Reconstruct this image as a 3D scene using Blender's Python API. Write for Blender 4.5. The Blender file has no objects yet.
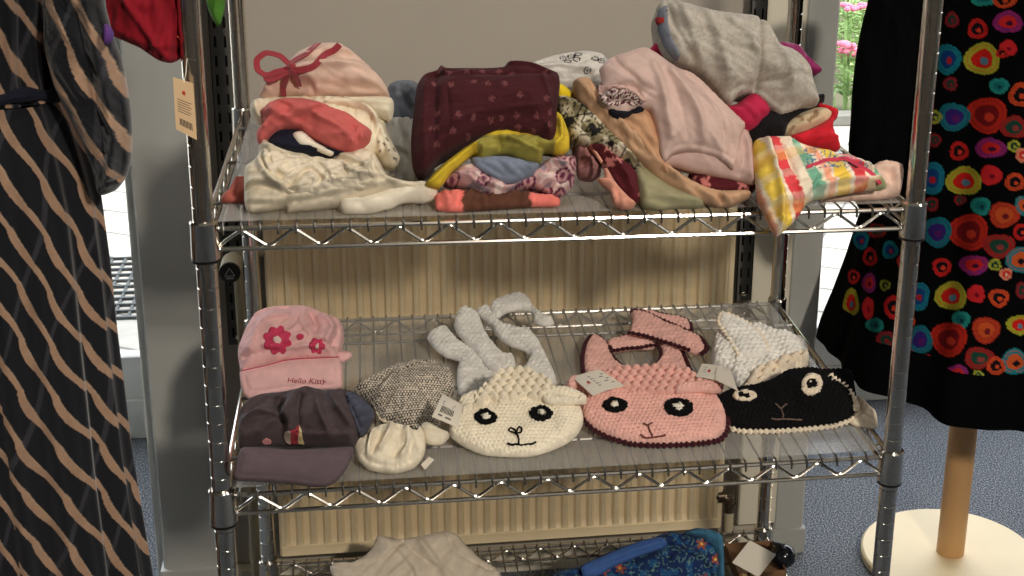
import bpy, math, random
import numpy as np
from mathutils import Vector, Matrix
from mathutils.geometry import delaunay_2d_cdt
from mathutils.bvhtree import BVHTree
C = bpy.context.scene.collection
SC = bpy.context.scene
random.seed(4)
# ------------------------------------------------------------------ camera, world, lights, exposure
CAM = np.array([0.20254665, -1.68586864, 0.90065949])
YAW, PITCH, ROLL, FPX, PX, PY = 0.18132032, 0.31512221, 0.02734433, 1437.60568, 115.130338, -60.2581505
def cam_axes():
    cy, sy, cp, sp = math.cos(YAW), math.sin(YAW), math.cos(PITCH), math.sin(PITCH)
    f = np.array([sy*cp, cy*cp, -sp]); r = np.array([cy, -sy, 0.]); u = np.cross(r, f)
    c, s = math.cos(ROLL), math.sin(ROLL)
    return c*r+s*u, -s*r+c*u, f
AR, AU, AF = cam_axes()
cd = bpy.data.cameras.new('camera'); cam = bpy.data.objects.new('camera', cd); C.objects.link(cam)
m = Matrix([[AR[i], AU[i], -AF[i], CAM[i]] for i in range(3)] + [[0, 0, 0, 1]]); cam.matrix_world = m
cd.sensor_width = 36; cd.lens = FPX*36/1024; cd.shift_x = -PX/1024; cd.shift_y = PY/1024; cd.clip_start = .02
SC.camera = cam
SC.view_settings.view_transform = 'Standard'; SC.view_settings.look = 'None'
SC.view_settings.gamma = 1; SC.view_settings.use_curve_mapping = False
SC.view_settings.exposure = 0.0
w = bpy.data.worlds.new('sky'); SC.world = w; w.use_nodes = True
nt = w.node_tree; bg = nt.nodes['Background']
sky = nt.nodes.new('ShaderNodeTexSky'); sky.sky_type = 'NISHITA'; sky.sun_disc = False
sky.sun_elevation = math.radians(42); sky.sun_rotation = math.radians(100); sky.dust_density = 3; sky.air_density = 1
mx = nt.nodes.new('ShaderNodeMixRGB'); mx.inputs[0].default_value = .75; mx.inputs[2].default_value = (7.2, 7.4, 7.6, 1)
nt.links.new(sky.outputs[0], mx.inputs[1]); nt.links.new(mx.outputs[0], bg.inputs[0]); bg.inputs[1].default_value = .65
def light(name, kind, loc, target, power, color, size=1., size_y=None, angle=None):
    l = bpy.data.lights.new(name, kind); l.energy = power; l.color = color
    if kind == 'AREA':
        l.size = size
        if size_y: l.shape = 'RECTANGLE'; l.size_y = size_y
    if kind == 'SPOT': l.shadow_soft_size = size; l.spot_size = angle; l.spot_blend = .6
    if kind == 'SUN': l.angle = math.radians(1.)
    o = bpy.data.objects.new(name, l); C.objects.link(o); o.location = loc
    d = Vector(target)-Vector(loc); o.rotation_euler = d.to_track_quat('-Z', 'Y').to_euler()
    return o
light('sun', 'SUN', (6, 2, 6), (0, 4.2, 0), 3.2, (1, .95, .86))
light('ceiling_fill_light', 'AREA', (.9, -2.1, 2.05), (.5, .0, .1), 6, (1, .97, .93), .3, .5)  # these three area lights are unseen, added as interior fill
light('ceiling_fill_light', 'AREA', (.35, -.35, 2.05), (.4, .3, 0), 6, (1, .97, .92), .22, .3)
light('ceiling_fill_light', 'AREA', (2.1, -1.2, 2.05), (1.5, .2, 0), 14, (1, .97, .93), .5, .9)
light('spot_lamp_light', 'SPOT', (1.25, -3.1, 1.98), (.45, .3, -.1), 330, (1, .91, .79), .10, angle=math.radians(34))

# ------------------------------------------------------------------ pixel <-> world
def ray(u, v):
    d = AF + (u-512-PX)/FPX*AR - (v-288-PY)/FPX*AU
    return d
def at(u, v, axis, val):
    """the point of the world plane <axis>=val seen at photograph pixel (u, v)"""
    d = ray(u, v); k = 'xyz'.index(axis); return CAM + (val-CAM[k])/d[k]*d
def proj(P):
    d = P-CAM; z = d@AF
    return 512+PX+FPX*(d@AR)/z, 288+PY-FPX*(d@AU)/z
def lin(c):
    c = np.asarray(c, float)/255.
    return np.where(c <= .04045, c/12.92, ((c+.055)/1.055)**2.4)
# ------------------------------------------------------------------ noise
_p = np.random.RandomState(7).permutation(256); _p = np.concatenate([_p, _p, _p])
_ga = np.random.RandomState(3).rand(256)*2*np.pi
def perlin(x, y):
    xi = np.floor(x).astype(int); yi = np.floor(y).astype(int); xf = x-xi; yf = y-yi; xi &= 255; yi &= 255
    def g(i, j, dx, dy):
        a = _ga[_p[_p[(xi+i) & 255]+((yi+j) & 255)] & 255]; return np.cos(a)*dx+np.sin(a)*dy
    u = xf*xf*xf*(xf*(xf*6-15)+10); v = yf*yf*yf*(yf*(yf*6-15)+10)
    n0 = g(0, 0, xf, yf)*(1-u)+g(1, 0, xf-1, yf)*u; n1 = g(0, 1, xf, yf-1)*(1-u)+g(1, 1, xf-1, yf-1)*u
    return (n0*(1-v)+n1*v)*1.5
# ------------------------------------------------------------------ materials
def nodes(name):
    mt = bpy.data.materials.new(name); mt.use_nodes = True
    return mt, mt.node_tree, mt.node_tree.nodes['Principled BSDF']
def plain(name, rgb, rough=.6, metal=0, mottle=0, mscale=40, bump=0, bscale=400, spec=.5):
    mt, t, b = nodes(name); c = (*lin(rgb), 1)
    b.inputs['Base Color'].default_value = c; b.inputs['Roughness'].default_value = rough
    b.inputs['Metallic'].default_value = metal; b.inputs['Specular IOR Level'].default_value = spec
    tc = t.nodes.new('ShaderNodeTexCoord')
    if mottle:
        n = t.nodes.new('ShaderNodeTexNoise'); n.inputs['Scale'].default_value = mscale; n.inputs['Detail'].default_value = 4
        r = t.nodes.new('ShaderNodeMixRGB'); r.inputs[1].default_value = (*(lin(rgb)*(1-mottle)), 1); r.inputs[2].default_value = (*np.minimum(lin(rgb)*(1+mottle), 1), 1)
        t.links.new(tc.outputs['Object'], n.inputs['Vector']); t.links.new(n.outputs[0], r.inputs[0]); t.links.new(r.outputs[0], b.inputs['Base Color'])
    if bump:
        n = t.nodes.new('ShaderNodeTexNoise'); n.inputs['Scale'].default_value = bscale; n.inputs['Detail'].default_value = 2
        bp = t.nodes.new('ShaderNodeBump'); bp.inputs['Strength'].default_value = bump; bp.inputs['Distance'].default_value = .001
        t.links.new(tc.outputs['Object'], n.inputs['Vector']); t.links.new(n.outputs[0], bp.inputs['Height']); t.links.new(bp.outputs[0], b.inputs['Normal'])
    return mt
def fabric(name, rgb=None, rough=.9, bump=.35, scale=900, sheen=.03, mottle=.08):
    """cloth: base colour or the painted print ('print' attribute), woven bump"""
    mt, t, b = nodes(name); b.inputs['Roughness'].default_value = rough
    b.inputs['Specular IOR Level'].default_value = .2; b.inputs['Sheen Weight'].default_value = sheen
    tc = t.nodes.new('ShaderNodeTexCoord')
    n = t.nodes.new('ShaderNodeTexNoise'); n.inputs['Scale'].default_value = 60; n.inputs['Detail'].default_value = 6
    t.links.new(tc.outputs['Object'], n.inputs['Vector'])
    mr = t.nodes.new('ShaderNodeMapRange'); mr.inputs[3].default_value = 1-mottle*1.5; mr.inputs[4].default_value = 1+mottle*1.5
    mr.inputs[1].default_value = .25; mr.inputs[2].default_value = .75
    t.links.new(n.outputs[0], mr.inputs[0])
    mu = t.nodes.new('ShaderNodeVectorMath'); mu.operation = 'SCALE'
    if rgb is None:
        a = t.nodes.new('ShaderNodeAttribute'); a.attribute_name = 'print'; t.links.new(a.outputs['Color'], mu.inputs[0])
    else: mu.inputs[0].default_value = lin(rgb)
    t.links.new(mr.outputs[0], mu.inputs['Scale']); t.links.new(mu.outputs[0], b.inputs['Base Color'])
    w2 = t.nodes.new('ShaderNodeTexNoise'); w2.inputs['Scale'].default_value = scale; w2.inputs['Detail'].default_value = 3
    t.links.new(tc.outputs['Object'], w2.inputs['Vector'])
    bp = t.nodes.new('ShaderNodeBump'); bp.inputs['Strength'].default_value = bump; bp.inputs['Distance'].default_value = .0015
    t.links.new(w2.outputs[0], bp.inputs['Height']); t.links.new(bp.outputs[0], b.inputs['Normal'])
    return mt
def clear(name, tint, fac, rough):
    """clear sheet or pane: mostly transparent, the rest a glossy coloured plastic"""
    mt, t, b = nodes(name); b.inputs['Base Color'].default_value = (*lin(tint), 1); b.inputs['Roughness'].default_value = rough
    tr = t.nodes.new('ShaderNodeBsdfTransparent'); mxs = t.nodes.new('ShaderNodeMixShader')
    lw = t.nodes.new('ShaderNodeLayerWeight'); lw.inputs[0].default_value = .5; pw = t.nodes.new('ShaderNodeMath'); pw.operation = 'POWER'; pw.inputs[1].default_value = 5
    t.links.new(lw.outputs['Facing'], pw.inputs[0]); fr = t.nodes.new('ShaderNodeMath'); fr.operation = 'MULTIPLY'; fr.inputs[1].default_value = .7; t.links.new(pw.outputs[0], fr.inputs[0])
    ad = t.nodes.new('ShaderNodeMath'); ad.operation = 'ADD'; ad.use_clamp = True; ad.inputs[1].default_value = fac
    t.links.new(fr.outputs[0], ad.inputs[0]); t.links.new(ad.outputs[0], mxs.inputs[0])
    t.links.new(tr.outputs[0], mxs.inputs[1]); t.links.new(b.outputs[0], mxs.inputs[2])
    t.links.new(mxs.outputs[0], t.nodes['Material Output'].inputs['Surface'])
    return mt
CHROME = plain('chrome', (214, 208, 198), .17, 1, mottle=.05, mscale=15)
BLACKP = plain('black_plastic', (14, 14, 14), .4)
# ------------------------------------------------------------------ mesh helpers
class MB:
    def __init__(s): s.v = []; s.f = []
    def box(s, x0, y0, z0, x1, y1, z1, bev=0):
        n = len(s.v)
        if not bev:
            s.v += [(x, y, z) for z in (z0, z1) for x, y in ((x0, y0), (x1, y0), (x1, y1), (x0, y1))]
            s.f += [tuple(n+i for i in q) for q in ((3, 2, 1, 0), (4, 5, 6, 7), (0, 1, 5, 4), (1, 2, 6, 5), (2, 3, 7, 6), (3, 0, 4, 7))]
            return s
        b = min(bev, (x1-x0)/2.01, (y1-y0)/2.01, (z1-z0)/2.01)
        # vertical corners chamfered, and top/bottom rims chamfered
        def ring(z, k):
            a, c_ = (b, k)
            xs0, xs1, ys0, ys1 = x0+k, x1-k, y0+k, y1-k
            return [(xs0+b, ys0, z), (xs1-b, ys0, z), (xs1, ys0+b, z), (xs1, ys1-b, z), (xs1-b, ys1, z), (xs0+b, ys1, z), (xs0, ys1-b, z), (xs0, ys0+b, z)]
        k = b*.5
        for z, kk in ((z0, k), (z0+k, 0), (z1-k, 0), (z1, k)): s.v += ring(z, kk)
        for r in range(3):
            for i in range(8):
                j = (i+1) % 8; s.f.append((n+r*8+i, n+r*8+j, n+r*8+8+j, n+r*8+8+i))
        s.f.append(tuple(n+i for i in range(7, -1, -1))); s.f.append(tuple(n+24+i for i in range(8)))
        return s
    def tube(s, pts, r, seg=8, closed=False, cap=True):
        pts = [np.asarray(p, float) for p in pts]; n0 = len(s.v); N = len(pts)
        rr = r if hasattr(r, '__len__') else [r]*N
        prev = None
        for i, p in enumerate(pts):
            if closed: t = pts[(i+1) % N]-pts[i-1]
            else: t = pts[min(i+1, N-1)]-pts[max(i-1, 0)]
            t = t/(np.linalg.norm(t)+1e-12)
            if prev is None:
                a = np.array([0, 0, 1.]) if abs(t[2]) < .9 else np.array([1., 0, 0]); u = np.cross(t, a)
            else: u = prev-t*(prev@t)
            u /= np.linalg.norm(u)+1e-12; prev = u; v = np.cross(t, u)
            for k in range(seg):
                a = 2*math.pi*k/seg; s.v.append(tuple(p+rr[i]*(math.cos(a)*u+math.sin(a)*v)))
        for i in range(N if closed else N-1):
            j = (i+1) % N
            for k in range(seg):
                l = (k+1) % seg; s.f.append((n0+i*seg+k, n0+i*seg+l, n0+j*seg+l, n0+j*seg+k))
        if cap and not closed:
            s.f.append(tuple(n0+k for k in range(seg-1, -1, -1))); s.f.append(tuple(n0+(N-1)*seg+k for k in range(seg)))
        return s
    def lathe(s, prof, c, seg=24, axis='z', sx=1, sy=1):
        n0 = len(s.v); N = len(prof)
        for r, h in prof:
            for k in range(seg):
                a = 2*math.pi*k/seg; x, y = r*sx*math.cos(a), r*sy*math.sin(a)
                q = {'z': (x, y, h), 'y': (x, h, y), 'x': (h, x, y)}[axis]
                s.v.append((c[0]+q[0], c[1]+q[1], c[2]+q[2]))
        for i in range(N-1):
            for k in range(seg):
                l = (k+1) % seg; q = (n0+i*seg+k, n0+i*seg+l, n0+(i+1)*seg+l, n0+(i+1)*seg+k)
                s.f.append(q if axis != 'y' else q[::-1])
        s.f.append(tuple(n0+k for k in range(seg-1, -1, -1))); s.f.append(tuple(n0+(N-1)*seg+k for k in range(seg)))
        return s
    def strip(s, pts, nrm, wd, th, closed=False):
        """flat ribbon: rectangle section swept along pts, lying across nrm"""
        pts = [np.asarray(p, float) for p in pts]; n0 = len(s.v); N = len(pts)
        for i, p in enumerate(pts):
            t = pts[min(i+1, N-1)]-pts[max(i-1, 0)]; t /= np.linalg.norm(t)+1e-12
            nn = np.asarray(nrm[i] if np.ndim(nrm) > 1 else nrm, float); b = np.cross(t, nn); b /= np.linalg.norm(b)+1e-12; q = np.cross(b, t)
            ww = wd[i] if hasattr(wd, '__len__') else wd
            for a, c_ in ((-1, -1), (1, -1), (1, 1), (-1, 1)): s.v.append(tuple(p+b*a*ww/2+q*c_*th/2))
        for i in range(N-1):
            for k in range(4):
                l = (k+1) % 4; s.f.append((n0+i*4+k, n0+i*4+4+k, n0+i*4+4+l, n0+i*4+l))
        s.f.append((n0, n0+1, n0+2, n0+3)); s.f.append(tuple(n0+(N-1)*4+k for k in (3, 2, 1, 0)))
        return s
    def blob(s, c, rx, ry, rz, seg=8, rings=5):
        n0 = len(s.v); c = np.asarray(c, float)
        s.v.append((c[0], c[1], c[2]-rz))
        for i in range(1, rings):
            a = math.pi*i/rings
            for k in range(seg):
                b = 2*math.pi*k/seg; s.v.append((c[0]+rx*math.sin(a)*math.cos(b), c[1]+ry*math.sin(a)*math.sin(b), c[2]-rz*math.cos(a)))
        s.v.append((c[0], c[1], c[2]+rz)); top = len(s.v)-1
        for k in range(seg):
            l = (k+1) % seg; s.f.append((n0, n0+1+l, n0+1+k)); s.f.append((top, top-seg+k, top-seg+l))
            for i in range(rings-2): s.f.append((n0+1+i*seg+k, n0+1+i*seg+l, n0+1+(i+1)*seg+l, n0+1+(i+1)*seg+k))
        return s
    def build(s, name, mat, parent=None, smooth=True):
        me = bpy.data.meshes.new(name); me.from_pydata([tuple(map(float, v)) for v in s.v], [], s.f); me.update()
        if smooth: me.polygons.foreach_set('use_smooth', [True]*len(me.polygons)); me.set_sharp_from_angle(angle=math.radians(40))
        me.materials.append(mat); o = bpy.data.objects.new(name, me); C.objects.link(o)
        if parent: keep(o, parent)
        return o
def tag(o, label=None, cat=None, group=None, kind=None):
    if label: o['label'] = label
    if cat: o['category'] = cat
    if group: o['group'] = group
    if kind: o['kind'] = kind
    return o
def root(name, loc, label, cat, group=None):
    o = bpy.data.objects.new(name, None); C.objects.link(o); o.location = loc; o.empty_display_size = .05
    tag(o, label, cat, group); return o
def keep(o, parent):
    """parent without moving: the child's mesh stays at its world coordinates"""
    o.parent = parent; o.matrix_parent_inverse = Matrix.Translation(parent.location).inverted() if parent.type == 'EMPTY' else Matrix.Identity(4)
    return o
def struct(o): o['kind'] = 'structure'; return o
def spline(P, step, closed=True):
    P = np.asarray(P, float); n = len(P); out = []
    for i in range(n if closed else n-1):
        if closed: a, b, c, d = P[i-1], P[i], P[(i+1) % n], P[(i+2) % n]
        else: a, b, c, d = P[max(i-1, 0)], P[i], P[i+1], P[min(i+2, n-1)]
        k = max(1, int(np.ceil(np.linalg.norm(c-b)/step)))
        for t in np.arange(k)/k:
            # tension 0.35 keeps corners fairly crisp
            m1 = (c-a)*.35; m2 = (d-b)*.35; t2 = t*t; t3 = t2*t
            out.append((2*t3-3*t2+1)*b+(t3-2*t2+t)*m1+(-2*t3+3*t2)*c+(t3-t2)*m2)
    if not closed: out.append(P[-1])
    return np.array(out)
def segdist(Q, L, closed=False):
    """distance of points Q to polyline L, signed side of nearest segment"""
    A = L; B = np.roll(L, -1, 0)
    if not closed: A = L[:-1]; B = L[1:]
    best = np.full(len(Q), 1e9); side = np.zeros(len(Q))
    for a, b in zip(A, B):
        ab = b-a; t = np.clip(((Q-a)@ab)/(ab@ab+1e-15), 0, 1); d = Q-(a+t[:, None]*ab); dd = np.hypot(d[:, 0], d[:, 1])
        m_ = dd < best; best[m_] = dd[m_]; side[m_] = np.sign(ab[0]*d[m_, 1]-ab[1]*d[m_, 0])
    return best, side
def inside(Q, L):
    x, y = Q[:, 0], Q[:, 1]; r = np.zeros(len(Q), bool)
    for (x0, y0), (x1, y1) in zip(L, np.roll(L, -1, 0)):
        c = ((y0 > y) != (y1 > y)); 
        with np.errstate(divide='ignore', invalid='ignore'): xx = (x1-x0)*(y-y0)/(y1-y0)+x0
        r ^= c & (x < xx)
    return r
class Plane:
    """a tilted plane the cloth is laid out on: tilt from the horizontal, yaw about the vertical"""
    def __init__(s, P0, tilt, yaw=0, lift=0):
        a, y = math.radians(tilt), math.radians(yaw)
        s.X = np.array([math.cos(y), math.sin(y), 0]); s.T = np.array([-math.sin(y)*math.cos(a), math.cos(y)*math.cos(a), math.sin(a)])
        s.N = np.cross(s.X, s.T); s.P0 = np.asarray(P0, float); s.O = s.P0+s.N*lift; s.args = (tilt, yaw)
    def lifted(s, l): return Plane(s.P0, *s.args, lift=l)
    def un(s, uv):
        out = []
        for u, v in np.asarray(uv, float):
            d = ray(u, v); k = ((s.O-CAM)@s.N)/(d@s.N); q = CAM+k*d-s.O; out.append((q@s.X, q@s.T))
        return np.array(out)
    def w(s, st, h=0):
        st = np.asarray(st); h = np.asarray(h); 
        return s.O+st[..., 0:1]*s.X+st[..., 1:2]*s.T+(h[..., None] if h.ndim else h)*s.N
def cdt(bound, inner):
    n = len(bound); vs = [Vector(p) for p in bound]+[Vector(p) for p in inner]
    r = delaunay_2d_cdt(vs, [(i, (i+1) % n) for i in range(n)], [], 1, 1e-7)
    V = np.array([tuple(v) for v in r[0]]); F = [tuple(f) for f in r[2]]
    if len(F) and True:
        cen = np.array([V[list(f)].mean(0) for f in F]); ok = inside(cen, bound); F = [f for f, k in zip(F, ok) if k]
    out = []
    for f in F:
        a, b, c = V[f[0]], V[f[1]], V[f[2]]
        out.append(f if (b[0]-a[0])*(c[1]-a[1])-(b[1]-a[1])*(c[0]-a[0]) > 0 else f[::-1])
    return V, out
def mesh_obj(name, V, F, mat, parent, col=None, uv=None):
    me = bpy.data.meshes.new(name); me.from_pydata([tuple(map(float, v)) for v in V], [], F); me.update()
    me.polygons.foreach_set('use_smooth', [True]*len(me.polygons)); me.materials.append(mat)
    if col is not None:
        at_ = me.attributes.new('print', 'FLOAT_COLOR', 'POINT')
        c4 = np.ones((len(V), 4)); c4[:, :3] = col; at_.data.foreach_set('color', c4.ravel())
    o = bpy.data.objects.new(name, me); C.objects.link(o)
    if parent is not None: keep(o, parent)
    return o
BV = {}
def garment(name, poly, plane, mat, front=.015, back=.03, R=None, folds=(), wr=(.003, 25, 0, 2.5), fine=.0012, res=.003, zmin=None, parent=None,
            colfn=None, stitch=None, seed=0, step=None, hem=.0011):
    if stitch: hem = 0
    """a piece of cloth: outline seen in the photograph laid on a plane, given volume in front and behind, folds and wrinkles"""
    L = spline(plane.un(poly), step or res*1.2)
    lo, hi = L.min(0), L.max(0)
    gx, gy = np.meshgrid(np.arange(lo[0], hi[0], res), np.arange(lo[1], hi[1], res*.87)); gx = gx+(np.arange(gx.shape[0]) % 2)[:, None]*res/2
    Q = np.stack([gx.ravel(), gy.ravel()], 1); Q = Q[inside(Q, L)]; d, _ = segdist(Q, L, True); Q = Q[d > res*.55]
    V, F = cdt(L, Q)
    d, _ = segdist(V, L, True); bd = d < 1e-6
    R0 = R or front*1.6
    def prof(H, r): k = np.minimum(d/r, 1); return H*np.sqrt(np.maximum(1-(1-k)**2, 0))
    k_ = np.minimum(d/max(min(max(R0, front*1.6), d.max()), .004), 1); h = prof(front*.34, min(.005, R0))+front*.66*(1-(1-k_)**2); edge = np.minimum(d/.007, 1)
    if wr and wr[0]:
        amp, sc, ang, st_ = wr; a = math.radians(ang); ca, sa = math.cos(a), math.sin(a)
        amp *= 1.9; x = (V[:, 0]*ca+V[:, 1]*sa)*sc/st_+seed*7.3; y = (-V[:, 0]*sa+V[:, 1]*ca)*sc+seed*3.1
        wx = perlin(x*.9+5, y*.5)*.6; wy = perlin(x*.7, y*.7+9)*.6
        n1 = 1-2*np.abs(perlin(x+wx, y+wy)); n2 = 1-2.2*np.abs(perlin(x*2.1+wy+3, y*2.3+wx)); n3 = 1-2.2*np.abs(perlin(x*3.6+n1*.3, y*4.9))
        h = h+amp*1.25*(n1*.6+n2*.38*(.5+.5*np.clip(n1, 0, 1))+n3*.17)*edge
    if fine: h = h+fine*perlin(V[:, 0]*260+seed, V[:, 1]*260)*edge*.5
    if hem: h = h-hem*np.exp(-((d-.0065)/.0017)**2)
    for k, amp, wd, pts in folds:
        G = spline(plane.un(pts), res, False); g, sd = segdist(V, G); amp, wd = amp/1000*1.9, wd/1000*(.85 if k != 's' else 1)
        if k == 'r': h = h+amp*np.exp(-(g/wd)**2)*edge
        elif k == 'c': h = h+amp*np.exp(-g/wd)*edge          # sharp crease
        else:
            sg = g*sd; h = h+amp*(1/(1+np.exp(-np.clip(sg/.0012, -30, 30))))*np.exp(-g/wd)*edge-abs(amp)*.5*np.exp(-(g/(res*1.1))**2)*edge
    if stitch: h = h+stitch(V[:, 0], V[:, 1], d)*np.minimum(d/.003, 1)
    h = np.where(bd, 0, np.maximum(h, .0008)); b = prof(back, max(min(back, d.max()*.7), .004)); b = np.where(bd, 0, np.maximum(b, .0004))
    W = plane.w(V, h); idx = -np.ones(len(V), int); nb = np.where(~bd)[0]; idx[nb] = len(V)+np.arange(len(nb)); idx[bd] = np.where(bd)[0]
    WB = plane.w(V[nb], -b[nb]); VV = np.concatenate([W, WB])
    if zmin is not None: VV[:, 2] = np.maximum(VV[:, 2], zmin)
    FF = F+[tuple(int(idx[i]) for i in f[::-1]) for f in F]
    col = None
    if colfn:
        P = plane.w(V, 0.); pu, pv = proj(P); c = colfn(pu, pv, V[:, 0], V[:, 1]); col = np.concatenate([c, c[nb]])
    o = mesh_obj(name, VV, FF, mat, parent, col)
    BV[o.name] = BVHTree.FromPolygons([tuple(v) for v in W], F)
    return o
def hit(o, u, v, lift=0., miss=None):
    """point of cloth o seen at pixel (u, v), and its normal"""
    d = ray(u, v); d = d/np.linalg.norm(d); r = BV[o.name].ray_cast(Vector(CAM), Vector(d))
    if r[0] is None:
        q = BV[o.name].find_nearest(Vector(CAM+d*np.linalg.norm(np.array(BV[o.name].find_nearest(Vector(CAM+d*2))[0])-CAM)))
        r = q
    n = np.array(r[1]); n = n if n@d < 0 else -n
    return np.array(r[0])+n*lift, n
def hits(o, pts, step=2., lift=.002, closed=False):
    P = spline(pts, step, closed); return [hit(o, u, v, lift)[0] for u, v in P]
def rope_r(n, r, period_pts, amp=.3): return [r*(1+amp*math.sin(2*math.pi*i/period_pts)) for i in range(n)]
def patch(name, base, poly, mat, th=.0015, res=.0015, parent=None, dome=0., colfn=None):
    """applique lying on cloth base: outline in pixels, each point laid on the cloth"""
    L = spline(poly, 1.); lo, hi = L.min(0), L.max(0); r = res/.0013
    gx, gy = np.meshgrid(np.arange(lo[0], hi[0], r), np.arange(lo[1], hi[1], r)); Q = np.stack([gx.ravel(), gy.ravel()], 1)
    if len(Q): Q = Q[inside(Q, L)]
    if len(Q): d, _ = segdist(Q, L, True); Q = Q[d > .5*r]
    V, F = cdt(L, Q); F = [f[::-1] for f in F]; d, _ = segdist(V, L, True); bd = d < 1e-6; dm = max(d.max(), 1e-6)
    top = []; low = []
    for (u, v), dd in zip(V, d):
        p, n = hit(base, u, v); top.append(p+n*(th+dome*math.sqrt(max(0, 1-(1-dd/dm)**2)))); low.append(p-n*.0005)
    n0 = len(V); bl = [tuple(x) for x in L]; nL = len(L)
    order = [int(np.argmin(np.hypot(V[:, 0]-x, V[:, 1]-y))) for x, y in L]
    FF = list(F)
    for i in range(nL): a, b = order[i], order[(i+1) % nL]; FF.append((a, b, n0+b, n0+a))
    FF += [tuple(n0+i for i in f[::-1]) for f in F]
    col = None
    if colfn: c = colfn(V[:, 0], V[:, 1], V[:, 0], V[:, 1]); col = np.concatenate([c, c])
    return mesh_obj(name, top+low, FF, mat, parent, col)
def ell(cx, cy, rx, ry, rot=0, n=14):
    a = np.arange(n)/n*2*np.pi; c, s = math.cos(rot), math.sin(rot); x, y = rx*np.cos(a), ry*np.sin(a)
    return np.stack([cx+x*c-y*s, cy+x*s+y*c], 1)
# ================================================================== the setting
U, M, LO, FL = .3556, 0., -.451, -.60          # shelf levels and floor
W_, D_ = .8893, .5832
GREY = plain('grey_lacquered_metal', (168, 168, 162), .45, 0, mottle=.05, mscale=8)
CREAM = plain('cream_paint', (214, 206, 186), .55, mottle=.03, mscale=6)
WALLP = plain('beige_wall_paint', (170, 161, 149), .85, mottle=.05, mscale=5, bump=.2, bscale=300)
WHITE = plain('white_paint', (226, 226, 220), .5, mottle=.02, mscale=6)
def carpet():
    mt, t, b = nodes('speckled_carpet'); b.inputs['Roughness'].default_value = 1; b.inputs['Specular IOR Level'].default_value = .1
    tc = t.nodes.new('ShaderNodeTexCoord'); n = t.nodes.new('ShaderNodeTexNoise'); n.inputs['Scale'].default_value = 300; n.inputs['Detail'].default_value = 3
    r = t.nodes.new('ShaderNodeValToRGB'); r.color_ramp.elements[0].position = .36; r.color_ramp.elements[1].position = .66
    r.color_ramp.elements[0].color = (*lin((56, 60, 66)), 1); r.color_ramp.elements[1].color = (*lin((168, 172, 177)), 1)
    e = r.color_ramp.elements.new(.5); e.color = (*lin((98, 103, 110)), 1)
    t.links.new(tc.outputs['Object'], n.inputs['Vector']); t.links.new(n.outputs[0], r.inputs[0]); t.links.new(r.outputs[0], b.inputs['Base Color'])
    bp = t.nodes.new('ShaderNodeBump'); bp.inputs['Strength'].default_value = .8; bp.inputs['Distance'].default_value = .003
    t.links.new(n.outputs[0], bp.inputs['Height']); t.links.new(bp.outputs[0], b.inputs['Normal']); return mt
struct(MB().box(-2.6, -3.4, FL-.05, 3.6, 1.47, FL).build('floor', carpet(), smooth=False))
CEIL = plain('ceiling_paint', (178, 173, 164), .9, mottle=.03, mscale=3)
struct(MB().box(-2.6, -3.4, 2.12, 3.6, 1.47, 2.2).build('ceiling', CEIL, smooth=False))
def banded():
    mt, t, bb_ = nodes('banded_reflection_wall'); bb_.inputs['Roughness'].default_value = .8
    tc = t.nodes.new('ShaderNodeTexCoord'); wv = t.nodes.new('ShaderNodeTexWave'); wv.bands_direction = 'DIAGONAL'; wv.inputs['Scale'].default_value = .55; wv.inputs['Distortion'].default_value = .6
    r = t.nodes.new('ShaderNodeValToRGB'); r.color_ramp.elements[0].position = .42; r.color_ramp.elements[1].position = .56; r.color_ramp.elements[0].color = (*lin((52, 50, 48)), 1); r.color_ramp.elements[1].color = (*lin((176, 170, 160)), 1)
    mp = t.nodes.new('ShaderNodeMapping'); mp.inputs['Scale'].default_value = (1, 1, 0)
    t.links.new(tc.outputs['Object'], mp.inputs[0]); t.links.new(mp.outputs[0], wv.inputs[0]); t.links.new(wv.outputs['Fac'], r.inputs[0]); t.links.new(r.outputs[0], bb_.inputs['Base Color']); return mt
RW = banded()  # light and dark wall bands invented to streak the chrome reflections
struct(MB().box(-2.7, -3.4, FL, -2.6, 1.47, 2.12).build('wall_left', RW, smooth=False))
struct(MB().box(3.6, -3.4, FL, 3.7, 1.47, 2.12).build('wall_right', RW, smooth=False))
struct(MB().box(-2.7, -3.5, FL, 3.7, -3.4, 2.12).build('wall_back', RW, smooth=False))
CW = plain('dark_added_counter_wood', (84, 70, 60), .6, mottle=.3, mscale=6)
ctr = root('reflection_counter', (.5, -2.3, FL), 'long dark wooden counter added unseen behind the camera for the chrome to reflect', 'counter')  # unseen counter, added to darken what the chrome reflects
s = MB().box(-1.6, -2.6, FL+.08, 2.7, -2.02, FL+.86, .01); s.box(-1.55, -2.55, FL, 2.65, -2.08, FL+.08); keep(s.build('body', CW), ctr); keep(MB().box(-1.65, -2.65, FL+.86, 2.75, -1.97, FL+.90, .008).build('worktop', CW), ctr)
# pier between the two glazed bays: wall behind the radiator with grey cladding columns at its ends
struct(MB().box(-.105, .77, FL, .965, 1.42, 2.12).build('wall_front', WALLP, smooth=False))
for x0, x1, y0 in ((-.203, -.105, .75), (.962, 1.022, .75)):
    s = MB().box(x0, y0, FL, x1, 1.40, 2.12, .004)
    o = struct(s.build('pillar', GREY))
    f = MB().box(x0-.006, y0-.008, FL, x1+.004, y0+.1, FL+.055, .003); f.lathe([(.004, -.002), (.004, .0)], (x1-.03, y0-.008, FL+.03), 8, 'y')
    keepf = f.build('pillar_foot', GREY); keepf.parent = o
struct(MB().box(-.222, .80, FL, -.203, 1.40, 2.12).build('trim_1', WHITE, smooth=False))
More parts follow.
